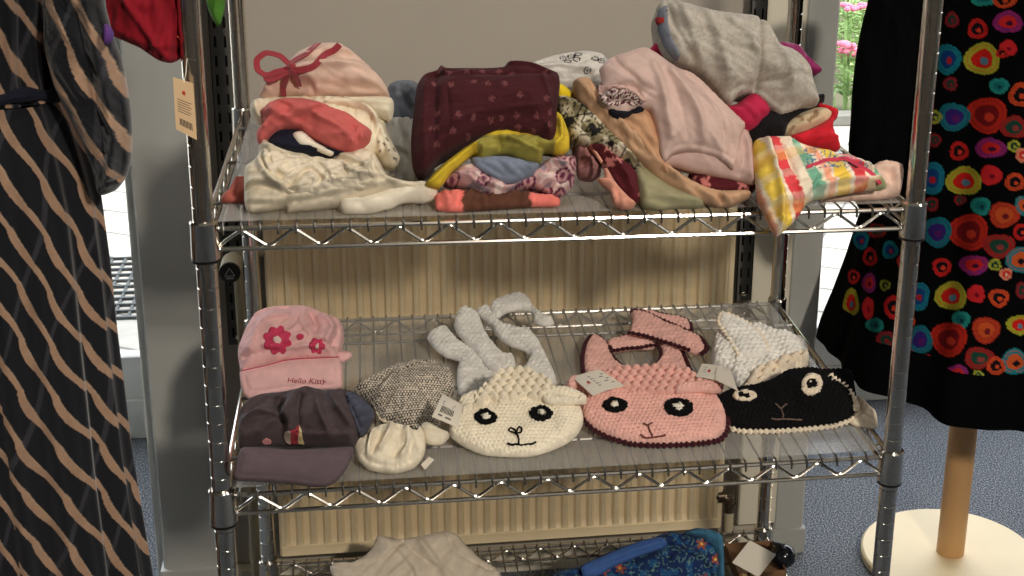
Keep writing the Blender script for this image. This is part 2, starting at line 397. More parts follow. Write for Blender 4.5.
# cream panel edge between the right slotted upright and the pillar
struct(MB().box(.885, .745, FL+.07, .962, .772, 2.12, .003).build('trim_2', CREAM))
struct(MB().box(-.105, .745, FL, .965, .771, FL+.045, .004).build('baseboard_front', CREAM))
# glazed bays: frame, pane
def bay(n, x0, x1, stiles):
    s = MB().box(x0, 1.42, FL+.0, x1, 1.47, FL+.095, .004); s.box(x0, 1.425, FL+.098, x1, 1.465, FL+.20, .004); s.box(x0, 1.42, 2.04, x1, 1.47, 2.12)
    for a in stiles: s.box(a, 1.42, FL+.2, a+.06, 1.47, 2.04, .004)
    o = struct(s.build('window_%d' % n, WHITE)); g = MB().box(x0, 1.443, FL+.2, x1, 1.449, 2.04).build('pane', GLASS, o, smooth=False)
GLASS = clear('window_glass', (230, 240, 240), .02, .02)
bay(1, -2.6, -.2, (-2.6, -1.5, -.262+.0)); bay(2, 1.03, 3.6, (1.035, 2.4, 3.54))
# outdoors
def paving():
    mt, t, b = nodes('pale_paving'); b.inputs['Roughness'].default_value = .8
    tc = t.nodes.new('ShaderNodeTexCoord'); mp = t.nodes.new('ShaderNodeMapping'); mp.inputs['Rotation'].default_value = (0, 0, .5)
    br = t.nodes.new('ShaderNodeTexBrick'); br.inputs['Scale'].default_value = 1; br.inputs['Brick Width'].default_value = .30; br.inputs['Row Height'].default_value = .2
    br.inputs['Mortar Size'].default_value = .006; br.inputs['Color1'].default_value = (*lin((188, 184, 174)), 1); br.inputs['Color2'].default_value = (*lin((170, 168, 160)), 1); br.inputs['Mortar'].default_value = (*lin((105, 104, 98)), 1)
    n = t.nodes.new('ShaderNodeTexNoise'); n.inputs['Scale'].default_value = 30; mxr = t.nodes.new('ShaderNodeMixRGB'); mxr.blend_type = 'MULTIPLY'; mxr.inputs[0].default_value = .4
    t.links.new(tc.outputs['Object'], mp.inputs[0]); t.links.new(mp.outputs[0], br.inputs[0]); t.links.new(tc.outputs['Object'], n.inputs[0])
    t.links.new(br.outputs[0], mxr.inputs[1]); t.links.new(n.outputs[0], mxr.inputs[2]); t.links.new(mxr.outputs[0], b.inputs['Base Color']); return mt
struct(MB().box(-14, 1.47, FL-.15, 20, 18, FL-.05).build('ground', paving(), smooth=False))
HEDGE = plain('hedge_leaves', (104, 140, 70), .9, mottle=.6, mscale=14, bump=1, bscale=20)
def hedge():
    s = MB(); rr = random.Random(5)
    for i in range(500):
        x = rr.uniform(-8, 14); z = rr.uniform(FL, 1.6); y = 11+rr.uniform(-.5, .5); r = rr.uniform(.2, .4); s.blob((x, y, z), r, r, r, 6, 4)
    return tag(s.build('hedge', HEDGE), 'tall green hedge beyond the flower bed outside the window', 'hedge')
hedge()
# drain grating set in the paving outside the left bay
DARKM = plain('dark_galvanised_steel', (60, 64, 66), .5, .5)
s = MB(); gx0, gx1, gy0, gy1, gz = -1.15, -.30, 2.30, 2.82, FL-.047
for i in range(22): x = gx0+(gx1-gx0)*i/21; s.box(x-.004, gy0, gz-.01, x+.004, gy1, gz+.004)
for i in range(11): y = gy0+(gy1-gy0)*i/10; s.box(gx0, y-.005, gz-.01, gx1, y+.005, gz+.006)
tag(s.build('drain_grating', DARKM, smooth=False), 'steel drain grating set in the pale paving outside the left window', 'grating')
# flower bed: kerb, plants one by one
struct(MB().box(1.2, 4.36, FL-.05, 7, 4.46, FL+.0, .01).build('trim_3', plain('kerb_stone', (120, 118, 110), .8, mottle=.2)))
struct(MB().box(1.2, 4.46, FL-.05, 7, 10.4, FL-.02).build('ground_2', plain('bed_soil', (84, 82, 58), 1, mottle=.3), smooth=False))
LEAF = plain('sedum_leaves', (136, 166, 100), .6, mottle=.35, mscale=30)
BLOS = plain('sedum_blossom', (206, 112, 138), .8, mottle=.3, mscale=60, bump=1, bscale=120)
def flower_plant(x, y, h, seed, heads):
    rr = random.Random(seed); s = MB(); st = MB()
    tops = []
    for k in range(9):
        a = rr.uniform(0, 6.28); r = rr.uniform(.02, .16); hh = h*rr.uniform(.75, 1); bx, by = x+r*.3*math.cos(a), y+r*.3*math.sin(a); tx, ty = x+r*math.cos(a), y+r*math.sin(a)
        st.tube([(bx, by, FL-.03), ((bx+tx)/2, (by+ty)/2, FL+hh*.5), (tx, ty, FL+hh)], .005, 5); tops.append((tx, ty, FL+hh))
        for q in range(12):
            t = rr.uniform(.1, .95); b = rr.uniform(0, 6.28); cx, cy, cz = bx+(tx-bx)*t, by+(ty-by)*t, FL+hh*t; L = rr.uniform(.05, .09)
            dx, dy = math.cos(b), math.sin(b); n0 = len(s.v)
            s.v += [(cx, cy, cz), (cx+dx*L*.5-dy*L*.22, cy+dy*L*.5+dx*L*.22, cz+L*.35), (cx+dx*L, cy+dy*L, cz+L*.3), (cx+dx*L*.5+dy*L*.22, cy+dy*L*.5-dx*L*.22, cz+L*.35), (cx+dx*L*.5, cy+dy*L*.5, cz+L*.22)]
            s.f += [(n0, n0+1, n0+4), (n0+1, n0+2, n0+4), (n0+2, n0+3, n0+4), (n0+3, n0, n0+4)]
    r_ = root('flowering_plant', (x, y, FL-.03), None, 'plant', 'pink flowering plants in the bed outside')
    keep(s.build('foliage', LEAF), r_); keep(st.build('stem', LEAF), r_)
    for t in tops[:heads]:
        b = MB()
        for q in range(16):
            a = rr.uniform(0, 6.28); r = rr.uniform(0, .06); b.blob((t[0]+r*math.cos(a), t[1]+r*math.sin(a), t[2]+.02-r*r*4), .016, .016, .013, 6, 4)
        keep(b.build('blossom', BLOS), r_)
    return r_
rr = random.Random(11); k = 0
for (u, v, h, hd) in ((846, 112, .28, 4), (852, 84, .42, 3), (834, 70, .4, 0), (864, 62, .45, 0), (846, 40, .5, 2), (868, 30, .5, 3), (840, 12, .55, 4), (860, 2, .6, 5), (878, -8, .6, 4), (850, -22, .6, 4)):
    p = at(u, v, 'z', FL-.03); k += 1
    o = flower_plant(p[0], p[1], h, 100+k, hd)
    o['label'] = 'leafy green plant in the flower bed outside the right window' if hd == 0 else 'pink-headed flowering plant in the bed outside the right window'
# ------------------------------------------------------------------ radiator, valve, pipes, slotted uprights
RAD = plain('radiator_enamel', (246, 224, 182), .45, mottle=.02, mscale=10)
rad = root('radiator', (.42, .70, FL+.1), 'cream ribbed panel radiator on the wall behind the wire shelving', 'radiator')
x0, x1, yf, z0, z1 = .012, .838, .690, -.50, .215
n = 33; s = MB(); pr = []
for i in range(n):
    a = x0+.012+(x1-x0-.024)*i/n; wd = (x1-x0-.024)/n
    for t, dy in ((0, 0), (.14, 0), (.30, .0085), (.70, .0085), (.86, 0)): pr.append((a+wd*t, yf+dy))
pr.append((x1-.012, yf)); nn = len(pr)
zs = [z0+.02, z0+.035, z1-.035, z1-.02]
for zi, z in enumerate(zs):
    for (x, y) in pr: s.v.append((x, yf if zi in (0, 3) else y, z))
for zi in range(3):
    for i in range(nn-1): s.f.append((zi*nn+i, zi*nn+i+1, (zi+1)*nn+i+1, (zi+1)*nn+i))
s.box(x0, yf+.011, z0, x1, yf+.042, z1, .006)
s.box(x0, yf-.002, z0, x1, yf+.02, z0+.022, .004); s.box(x0, yf-.002, z1-.022, x1, yf+.02, z1, .004)
s.box(x0, yf-.001, z0, x0+.014, yf+.02, z1, .004); s.box(x1-.014, yf-.001, z0, x1, yf+.02, z1, .004)
keep(s.build('panel', RAD), rad)
s = MB().box(x0+.003, yf+.0, z1, x1-.003, yf+.052, z1+.008, .003)
keep(s.build('top_grille', RAD), rad)
pv = at(230, 272, 'y', .60)
CAPC = plain('cream_plastic', (214, 204, 176), .5)
s = MB(); prof = [(.006, 0), (.0165, .0), (.0175, .004)]
for i in range(8): prof += [(.0175, .006+i*.006), (.0163, .009+i*.006)]
prof += [(.014, .06), (.009, .078)]
s.lathe(prof, (pv[0], pv[1]-.0, pv[2]), 28, 'y'); v_ = keep(s.build('thermostat_head', CAPC), rad)
s = MB().lathe([(.0168, -.006), (.0172, -.001), (.0172, .0005)], tuple(pv), 28, 'y'); cp = s.build('cap', BLACKP); cp.parent = v_
s = MB(); n0 = 0; cx, cy, cz = pv[0], pv[1]-.0072, pv[2]
for k in range(3):
    a = math.radians(90+120*k); b = math.radians(90+120*(k+1)); pa = (cx+.009*math.cos(a), cy, cz+.009*math.sin(a)); pb = (cx+.009*math.cos(b), cy, cz+.009*math.sin(b))
    s.tube([pa, pb], .0007, 5)
s.box(cx-.006, cy-.0006, cz-.0095, cx+.006, cy+.0006, cz-.0075)
o = s.build('triangle_mark', plain('pale_grey_print', (150, 150, 150), .6)); o.parent = v_; o['label'] = 'pale grey triangle mark'
PIPE = plain('cream_pipe_paint', (176, 164, 136), .5, mottle=.05)
s = MB(); px_ = at(254, 540, 'y', .68)[0]
s.tube([(pv[0], pv[1]+.07, pv[2]), (pv[0], .685, pv[2]), (px_, .69, pv[2]), (px_+.001, .69, -.2), (px_, .69, FL)], .0085, 12); s.tube([(px_, .69, pv[2]), (x0+.01, .70, pv[2])], .008, 10)
keep(s.build('feed_pipe', PIPE), rad)
pe = at(728, 497, 'y', .69); BRZ = plain('dark_bronze', (84, 72, 58), .35, .7)
s = MB().tube([(x1-.01, .70, pe[2]), (pe[0]-.006, .69, pe[2]), (pe[0]+.002, .69, pe[2]-.004), (pe[0]+.004, .69, pe[2]-.022)], .010, 12)
s.lathe([(.013, -.008), (.0135, .008)], (pe[0]-.012, .695, pe[2]), 12, 'x'); s.lathe([(.0125, -.03), (.0125, -.014)], (pe[0]+.004, .69, pe[2]), 12)
keep(s.build('return_valve', BRZ), rad)
s = MB().tube([(pe[0]+.004, .69, pe[2]-.02), (pe[0]+.004, .69, FL)], .0095, 12); keep(s.build('return_pipe', PIPE), rad)
SLOT = plain('dark_grey_steel', (88, 86, 82), .5, .4, mottle=.06)
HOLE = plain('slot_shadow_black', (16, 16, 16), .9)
def upright(xc, wd, yb, zb, zt, label):
    r_ = root('slotted_upright', (xc, yb, zb), label, 'shelf bracket rail')
    s = MB(); y0, y1 = yb-.014, yb; s.box(xc-wd/2, y0, zb, xc-wd/2+.002, y1, zt); s.box(xc+wd/2-.002, y0, zb, xc+wd/2, y1, zt)
    # perforated face: columns between two rows of slots
    cols = [-wd/2, -wd*.30, -wd*.17, wd*.17, wd*.30, wd/2]
    for i in (0, 2, 4): s.box(xc+cols[i], y0, zb, xc+cols[i+1], y0+.002, zt)
    z = zb; p = .032
    while z < zt:
        for i in (1, 3): s.box(xc+cols[i], y0, z, xc+cols[i+1], y0+.002, min(z+.013, zt))
        z += p
    keep(s.build('channel', SLOT, smooth=False), r_)
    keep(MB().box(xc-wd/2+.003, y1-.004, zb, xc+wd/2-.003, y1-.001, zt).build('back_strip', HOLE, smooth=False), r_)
    s = MB().blob((xc, y0-.001, zb+.014), .005, .003, .005, 10, 6); keep(s.build('screw', CHROME), r_)
    return r_
pr_ = at(743, 270, 'y', .745); pl_ = at(226, 120, 'y', .72)
upright(pr_[0], .030, .745, at(743, 299, 'y', .74)[2], 1.2, 'slotted dark steel upright rail at right of the radiator')
upright(pl_[0]-.002, .034, .735, at(232, 345, 'y', .72)[2], 1.2, 'slotted dark steel upright rail behind the left shelving post')
# ================================================================== the wire shelving unit
unit = root('wire_shelving_unit', (W_/2, D_/2, FL), 'chrome wire shelving unit with three tiers holding clothes and hats', 'shelving unit')
def post(x, y):
    s = MB(); prof = [(.010, FL), (.0125, FL+.004)]; z = FL+.02
    while z < 1.25:
        prof += [(.0125, z-.0014), (.0118, z-.0009), (.0118, z+.0009), (.0125, z+.0014)]; z += .0254
    prof += [(.0125, 1.26), (.008, 1.264)]
    s.lathe(prof, (x, y, 0), 28); return s.build('post', CHROME)
for x in (0, W_):
    for y in (0, D_): keep(post(x, y), unit)
DECK = plain('shelf_wire', (128, 124, 118), .35, .9)
for zl in (U, M, LO):
    s = MB()
    def zz(a, b, n):
        a, b = np.array(a), np.array(b); P = []
        for i in range(n*2+1):
            t = i/(n*2); p = a+(b-a)*t; zc = zl-.0225 if i % 2 == 0 else zl-.0035
            dd = (b-a)/(n*2)*.16
            P += [tuple(p-dd+[0, 0, zc+(.0018 if i % 2 == 0 else -.0018)]), tuple(p+[0, 0, zc]), tuple(p+dd+[0, 0, zc+(.0018 if i % 2 == 0 else -.0018)])]
        return P
    for (a, b, n) in (((.012, 0, 0), (W_-.012, 0, 0), 14), ((.012, D_, 0), (W_-.012, D_, 0), 14), ((0, .012, 0), (0, D_-.012, 0), 9), ((W_, .012, 0), (W_, D_-.012, 0), 9)):
        a_, b_ = np.array(a, float), np.array(b, float); up = np.array([0, 0, zl]); dn = np.array([0, 0, zl-.0258])
        s.tube([a_+up, b_+up], .0032, 8); s.tube([a_+dn, b_+dn], .0030, 8); s.tube(zz(a, b, n), .0022, 6)
    sh = keep(s.build('shelf_frame', CHROME), unit)
    s = MB(); x = .022
    while x < W_-.015: s.tube([(x, -.0048, zl-.007), (x, -.0048, zl+.001), (x, -.002, zl+.0048), (x, D_+.002, zl+.0048)], .00145, 6); x += .0213
    for y in (.10, .29, .48): s.tube([(.003, y, zl+.0015), (W_-.003, y, zl+.0015)], .0025, 6)
    o = s.build('wire_deck', DECK); o.parent = sh
    for x in (0, W_):
        for y in (0, D_):
            s = MB().lathe([(.0128, zl-.036), (.0168, zl-.036), (.0172, zl-.033), (.0160, zl+.006), (.0168, zl+.009), (.0150, zl+.0115), (.0128, zl+.0115)], (x, y, 0), 26)
            sx = 1 if x == 0 else -1
            s.blob((x+sx*.0165, y, zl), .004, .004, .004); s.blob((x+sx*.0165, y, zl-.0258), .004, .004, .004)
            o = s.build('corner_collar', CHROME); o.parent = sh
            s = MB().lathe([(.0128, zl-.0405), (.0170, zl-.0395), (.0172, zl-.0365), (.0128, zl-.0355)], (x, y, 0), 26)
            o = s.build('clip_ring', BLACKP); o.parent = sh
LINER = clear('clear_plastic_sheet', (196, 192, 184), .26, .2)
for zl, lab in ((U, 'clear plastic sheet lining the top wire shelf under the clothes'), (M, 'clear plastic sheet lining the middle wire shelf under hats and bibs')):
    s = MB(); nx, ny = 60, 30; n0 = 0; x0, x1, y0, y1 = .016, W_-.016, .006, D_-.008
    for k in (0, 1):
        for j in range(ny+1):
            for i in range(nx+1):
                x = x0+(x1-x0)*i/nx; y = y0+(y1-y0)*j/ny; s.v.append((x, y, zl+.0068+.001*k+.0006*math.sin(x*14+1)*math.sin(y*11)))
    n1 = (nx+1)*(ny+1)
    for j in range(ny):
        for i in range(nx):
            a = j*(nx+1)+i; q = (a, a+1, a+nx+2, a+nx+1); s.f.append(tuple(n1+t for t in q)); s.f.append(q[::-1])
    tag(s.build('shelf_liner', LINER), lab, 'shelf liner')
s = MB().box(.018, .006, LO+.0066, W_-.018, D_-.006, LO+.0082)
BLKF = plain('black_mesh_plastic', (22, 22, 24), .6)
# dark crate standing under the bottom shelf level
# ================================================================== clothes on the top shelf
ZU = U+.0088; ZM = M+.0088; ZL = LO+.0088
def PL(u, v, z, tilt, yaw=0, lift=0, dy=0):
    p = at(u, v, 'z', z)+np.array([0, dy, 0]); return Plane(p, tilt, yaw, lift)
def seeded(mask_list, px, py, base):
    c = np.tile(lin(base), (len(px), 1)); return c
def cells(s, t, size, seed=0):
    """nearest jittered point: distance / size and a random number per cell"""
    x, y = s/size, t/size; xi, yi = np.floor(x).astype(int), np.floor(y).astype(int); best = np.full(len(s), 9.); rid = np.zeros(len(s)); ax = np.zeros(len(s)); ay = np.zeros(len(s))
    for i in (-1, 0, 1):
        for j in (-1, 0, 1):
            a, b = xi+i, yi+j; h = _p[_p[(a+seed*17) & 255]+(b & 255)]; h2 = _p[h+31]; cx, cy = a+.2+.6*h/255., b+.2+.6*h2/255.
            d = np.hypot(x-cx, y-cy); m_ = d < best; best[m_] = d[m_]; rid[m_] = _p[h2[m_]+77]/255.; ax[m_] = (x-cx)[m_]; ay[m_] = (y-cy)[m_]
    return best, rid, ax, ay
def mixc(c, m_, rgb, k=1.): c[m_] = c[m_]*(1-k)+lin(rgb)*k; return c
pl = PL(300, 212, ZU, 62)
F_CREAM = fabric('cream_cotton', (220, 208, 184)); F_CREAM2 = fabric('ivory_jersey', (234, 224, 204)); F_CORAL = fabric('coral_jersey', (200, 100, 96)); F_NAVY = fabric('navy_jersey', (22, 24, 40))
F_PEACH = fabric('dusty_peach_cotton', (224, 182, 160)); F_RED = fabric('dull_red_ribbon', (146, 50, 58), sheen=.3); F_PRINT = fabric('printed_cotton', None)
# coral tip of a garment at the far left of the pile
tag(garment('folded_cloth', [(222, 203), (223, 194), (229, 189), (235, 178), (243, 176), (250, 178), (252, 200), (248, 204)], PL(235, 203, ZU, 50), fabric('muted_coral_cotton', (170, 92, 80)), .012, .02, wr=(.003, 40, 60, 3), zmin=ZU, folds=[('c', -3, 4, [(228, 190), (236, 200)])]),
    'small coral-pink cloth tip at the far left end of the top shelf', 'clothes')
# denim and pale cloth behind
tag(garment('folded_jeans', [(386, 95), (390, 84), (401, 80), (416, 82), (424, 100), (424, 128), (398, 132), (388, 118)], PL(400, 185, ZU, 66, dy=.05), fabric('grey_blue_denim', (104, 108, 116)), .02, .06, wr=(.006, 45, 100, 2.5), zmin=ZU,
    folds=[('s', 6, 12, [(390, 92), (402, 96), (410, 112), (404, 128)]), ('r', 5, 4, [(397, 84), (412, 92), (419, 108)])]), 'grey-blue denim garment squeezed between cream pile and maroon trousers', 'clothes')
tag(garment('folded_cloth', [(384, 122), (400, 117), (420, 120), (430, 150), (436, 182), (420, 190), (400, 180), (384, 160)], PL(405, 195, ZU, 58, dy=.06), fabric('pale_grey_cotton', (196, 190, 178)), .014, .08, wr=(.004, 30, 90, 3), zmin=ZU,
    folds=[('r', 5, 5, [(400, 125), (412, 150), (428, 178)]), ('s', 4, 10, [(388, 150), (405, 158), (425, 186)])]), 'pale grey-cream cloth under the denim left of the maroon trousers', 'clothes')
# cream knit stack base
def dots_col(base, pts, r, rgb):
    def f(px, py, s, t):
        c = np.tile(lin(base), (len(px), 1))
        for (u, v) in pts: c[np.hypot(px-u, py-v) < r] = lin(rgb)
        return c
    return f
base_c = garment('cream_knit_jumper', [(245, 206), (244, 186), (245, 168), (257, 158), (259, 147), (264, 140), (276, 142), (296, 150), (330, 156), (352, 148), (372, 150), (380, 162), (388, 176), (410, 182), (432, 184), (428, 190), (400, 192), (380, 197), (366, 201), (345, 206), (318, 211), (287, 215), (286, 209), (268, 212), (251, 214)], pl, F_CREAM, .034, .13, R=.03,
    wr=(.0028, 46, 15, 2.6), zmin=ZU, res=.0022, seed=1,
    folds=[('s', 11, 16, [(244, 194), (262, 190), (290, 197), (325, 192), (366, 184)]), ('r', 8, 5, [(259, 150), (262, 168), (272, 184), (284, 193)]), ('r', 7, 4, [(272, 154), (278, 172), (290, 182), (302, 176), (316, 168)]),
           ('r', 7, 4, [(300, 168), (318, 164), (332, 166), (345, 176), (362, 178), (370, 168)]), ('c', -8, 5, [(288, 195), (296, 182), (310, 176), (322, 184), (318, 192)]), ('c', -7, 4, [(330, 160), (338, 172), (346, 182)]),
           ('r', 6, 4, [(342, 160), (352, 164), (364, 172), (374, 182)]), ('c', -7, 3, [(280, 160), (296, 166), (312, 160), (330, 162)]), ('r', 6, 4, [(374, 160), (380, 176), (396, 186)]), ('s', 6, 12, [(250, 206), (290, 206), (340, 198), (372, 190)]),
           ('r', 7, 5, [(262, 142), (268, 152), (285, 158)])])
tag(base_c, 'large crumpled cream knit jumper at the bottom of the left pile', 'clothes')
tag(garment('cream_knit_cardigan', [(259, 160), (262, 150), (274, 148), (290, 156), (312, 159), (336, 159), (356, 164), (371, 167), (374, 180), (364, 190), (342, 191), (322, 197), (300, 198), (282, 192), (266, 180)], pl.lifted(.026), fabric('pale_cream_rib_knit', (224, 212, 190)), .018, .02, R=.02, wr=(.0045, 62, 10, 2.0), zmin=ZU, res=.002, seed=71,
    folds=[('s', 7, 7, [(276, 186), (284, 168), (300, 162), (320, 166), (330, 180)]), ('c', -7, 3, [(294, 192), (300, 178), (312, 172), (322, 182)]), ('r', 6, 3, [(342, 162), (352, 174), (366, 176), (371, 170)]), ('s', 5, 5, [(330, 182), (345, 172), (362, 184)]), ('r', 6, 3, [(266, 154), (268, 168), (278, 184)])]), 'crumpled pale cream knit lying on the front of the cream pile base', 'clothes')
tag(garment('ivory_folded_sleeve', [(322, 101), (345, 97), (389, 97), (394, 108), (391, 120), (378, 117), (360, 110), (342, 107), (328, 106)], pl.lifted(.020), fabric('ivory_sleeve_cotton', (230, 218, 190)), .012, .03, wr=(.003, 50, -10, 3), zmin=ZU, seed=72, folds=[('s', 4, 4, [(335, 102), (360, 104), (390, 110)])]), 'ivory folded cloth edge directly below the right side of the peach hat', 'clothes')
tag(garment('cream_leggings', [(338, 206), (346, 203), (360, 202), (376, 197), (393, 192), (408, 187), (423, 186), (437, 190), (436, 197), (424, 201), (404, 201), (390, 208), (374, 213), (356, 215), (343, 213)], PL(360, 214, ZU, 35), F_CREAM2, .014, .012, wr=(.003, 40, 20, 3), zmin=ZU,
    folds=[('s', 5, 8, [(342, 209), (362, 208), (385, 200), (410, 193), (432, 193)]), ('c', -4, 3, [(342, 210), (352, 209), (362, 210)])], seed=3), 'cream legging leg stretched along the shelf front beside the cream pile', 'clothes')
navy = garment('navy_cloth', [(266, 142), (276, 131), (296, 129), (312, 138), (336, 150), (352, 152), (346, 158), (320, 158), (300, 157), (280, 156), (270, 150)], pl.lifted(.012), F_NAVY, .020, .06, wr=(.003, 40, 20, 3), zmin=ZU, folds=[('r', 4, 4, [(272, 146), (300, 152), (340, 155)])])
tag(navy, 'dark navy folded cloth showing under the coral shirt', 'clothes')
tag(garment('ivory_cloth', [(292, 134), (302, 131), (316, 142), (334, 152), (330, 156), (314, 150), (298, 146)], pl.lifted(.030), F_CREAM2, .008, .02, wr=(.002, 40, 20, 3), zmin=ZU), 'narrow ivory cloth edge poking out between navy cloth and coral shirt', 'clothes')
tag(garment('dotted_cream_sleeve', [(250, 112), (252, 102), (262, 98), (300, 96), (340, 97), (389, 97), (392, 106), (389, 114), (386, 126), (392, 142), (400, 158), (394, 166), (383, 164), (374, 155), (368, 168), (356, 160), (344, 150), (320, 132), (290, 118), (264, 128), (256, 122)], pl.lifted(.0), F_PRINT, .022, .09, wr=(.0035, 38, 70, 3), zmin=ZU, seed=5,
    colfn=dots_col((228, 216, 190), [(384, 149), (389, 156), (394, 152), (387, 144), (380, 155), (395, 161), (379, 147)], 1.3, (60, 40, 34)), res=.0024,
    folds=[('s', 7, 10, [(330, 103), (356, 108), (370, 118), (376, 140), (376, 158)]), ('r', 5, 4, [(345, 103), (366, 112), (382, 132), (390, 158)]), ('c', -6, 3, [(372, 104), (380, 120), (378, 138)]), ('r', 5, 4, [(256, 104), (258, 116), (266, 124)])]),
    'cream cloth with small dark dots hanging down the right of the left pile', 'clothes')
coral = garment('coral_shirt', [(257, 141), (257, 131), (264, 122), (261, 112), (270, 103), (282, 99), (302, 99), (318, 102), (334, 108), (348, 113), (360, 122), (372, 131), (370, 142), (360, 151), (352, 154), (332, 151), (314, 141), (300, 131), (284, 130), (272, 136), (262, 145)], pl.lifted(.022), F_CORAL, .024, .06, R=.022, wr=(.004, 36, -15, 3), zmin=ZU, seed=6, res=.0026,
    folds=[('s', 7, 14, [(266, 120), (286, 124), (302, 121), (318, 114), (330, 108)]), ('r', 6, 4, [(270, 108), (274, 118), (266, 130)]), ('c', -6, 3, [(276, 104), (290, 112), (282, 120)]), ('r', 4, 5, [(318, 122), (340, 132), (354, 148)]), ('c', -5, 3, [(340, 116), (352, 128), (356, 140)]),
           ('r', 3, 2, [(352, 148), (358, 134), (362, 126)]), ('r', 3, 2, [(358, 150), (364, 136), (366, 128)])])
tag(coral, 'bright coral-pink jersey shirt folded in the middle of the left pile', 'clothes')
peach = garment('peach_sun_hat', [(259, 97), (262, 88), (270, 80), (284, 68), (296, 56), (308, 49), (322, 45), (340, 45), (354, 54), (368, 66), (380, 78), (388, 90), (388, 99), (360, 100), (330, 99), (312, 101), (296, 97), (280, 99), (266, 103)], pl.lifted(.0), fabric('dusty_peach_cotton_hat', (212, 180, 162)), .042, .09, R=.045, wr=(.003, 26, -25, 3), zmin=ZU, seed=8, res=.0026,
    folds=[('s', 8, 9, [(284, 88), (300, 87), (312, 90), (316, 97)]), ('r', 5, 5, [(290, 80), (320, 74), (356, 72), (380, 82)]), ('r', 4, 5, [(302, 64), (326, 58), (350, 58)]), ('c', -4, 5, [(300, 92), (340, 92), (380, 94)]), ('r', 4, 4, [(276, 80), (268, 92), (272, 98)]), ('c', -5, 4, [(290, 76), (283, 86), (286, 96)])])
tag(peach, 'dusty peach cotton sun hat with a dull red ribbon bow on the left pile', 'hat')
def ribbon(name, base, pts, wd, lift, mat, parent, th=.0012):
    P = spline(pts, 2., False); V = []; Nn = []
    for i, (u, v) in enumerate(P):
        l = lift(i/(len(P)-1)) if callable(lift) else lift
        p, n = hit(base, u, v, l); V.append(p); Nn.append(n)
    V = np.array(V); 
    for _ in range(14): V[1:-1] = (V[:-2]+V[1:-1]*2+V[2:])/4
    N = np.array(Nn).mean(0)
    s = MB().strip(V, N, wd, th); o = s.build(name, mat); 
    if parent is not None: keep(o, parent)
    return o
bow = ribbon('ribbon_band', peach, [(290, 67), (300, 60), (312, 50), (320, 46)], .0085, .004, F_RED, peach)
ribbon('ribbon_band', peach, [(292, 69), (312, 65), (326, 56), (338, 47)], .0080, .0045, F_RED, peach)
for pts in ([(291, 66), (280, 56), (266, 53), (257, 60), (258, 70), (267, 75), (284, 70), (291, 67)], [(290, 69), (276, 72), (266, 78), (271, 80), (283, 74), (292, 68)]):
    pln = pl.lifted(.052); P = [pln.w(q) for q in pln.un(spline(pts, 2., False))]; s = MB().strip(P, pln.N*.8+np.array([.3, 0, .5]), .0075, .0012); o = s.build('ribbon_loop', F_RED); o.parent = peach
ribbon('ribbon_tail', peach, [(292, 68), (299, 74), (300, 82)], .0065, .006, F_RED, peach); ribbon('ribbon_tail', peach, [(291, 68), (286, 78), (283, 92)], .007, .006, F_RED, peach)
q = pl.lifted(.054); qq = q.w(q.un([(292, 67)])[0]); keepk = MB().blob(tuple(qq), .005, .005, .006, 10, 7).build('ribbon_knot', F_RED); keepk.parent = peach
# ---- middle pile
pm = PL(480, 208, ZU, 60)
def leg_col(px, py, s, t):
    c = np.tile(lin((232, 124, 112)), (len(px), 1)); x = px+perlin(px*.2, py*.2)*3; m_ = (x > 462) & (x < 529+(py-200)*.4); return mixc(c, m_, (92, 58, 44))
tag(garment('pink_brown_leggings', [(436, 209), (435, 196), (444, 191), (462, 190), (500, 190), (540, 194), (559, 198), (558, 206), (532, 207), (508, 209), (484, 211), (455, 213), (442, 211)], PL(490, 211, ZU, 40), F_PRINT, .008, .04, wr=(.003, 60, 80, 2), zmin=ZU, colfn=leg_col,
    folds=[('r', 3, 3, [(445, 194), (449, 210)]), ('r', 3, 3, [(452, 194), (455, 211)]), ('s', 3, 5, [(438, 205), (480, 204), (530, 200), (556, 202)])]), 'salmon pink leggings with a brown middle lying under the scarf', 'clothes')
def scarf_col(px, py, s, t):
    c = np.tile(lin((198, 158, 156)), (len(px), 1)); d, r, ax, ay = cells(s, t, .022, 3); w1 = perlin(s*70, t*70)
    mixc(c, w1 > .18, (120, 112, 124), .8); mixc(c, w1 < -.32, (222, 196, 190)); mixc(c, (d < .42) & (r > .35), (104, 44, 72)); mixc(c, (d < .30) & (r > .35), (206, 160, 160)); mixc(c, (d < .14) & (r > .35), (120, 60, 84)); return c
tag(garment('patterned_scarf', [(443, 184), (450, 174), (464, 165), (480, 166), (495, 178), (512, 184), (530, 172), (545, 161), (560, 156), (575, 158), (576, 170), (573, 186), (562, 196), (548, 195), (534, 189), (520, 190), (508, 198), (492, 203), (479, 196), (465, 189)], pm.lifted(-.002), F_PRINT, .024, .05, wr=(.004, 40, 10, 3), zmin=ZU, colfn=scarf_col, res=.002, seed=4,
    folds=[('s', 6, 9, [(470, 178), (486, 190), (505, 194), (525, 184), (545, 172), (565, 166)]), ('r', 5, 4, [(548, 164), (562, 170), (568, 182), (560, 191)]), ('c', -6, 3, [(545, 176), (556, 178), (558, 186)]), ('r', 4, 4, [(452, 178), (468, 180), (480, 190)]), ('c', -4, 3, [(500, 190), (520, 182), (536, 178)])]),
    'dusty pink scarf with maroon and grey rings spilling out of the middle pile', 'scarf')
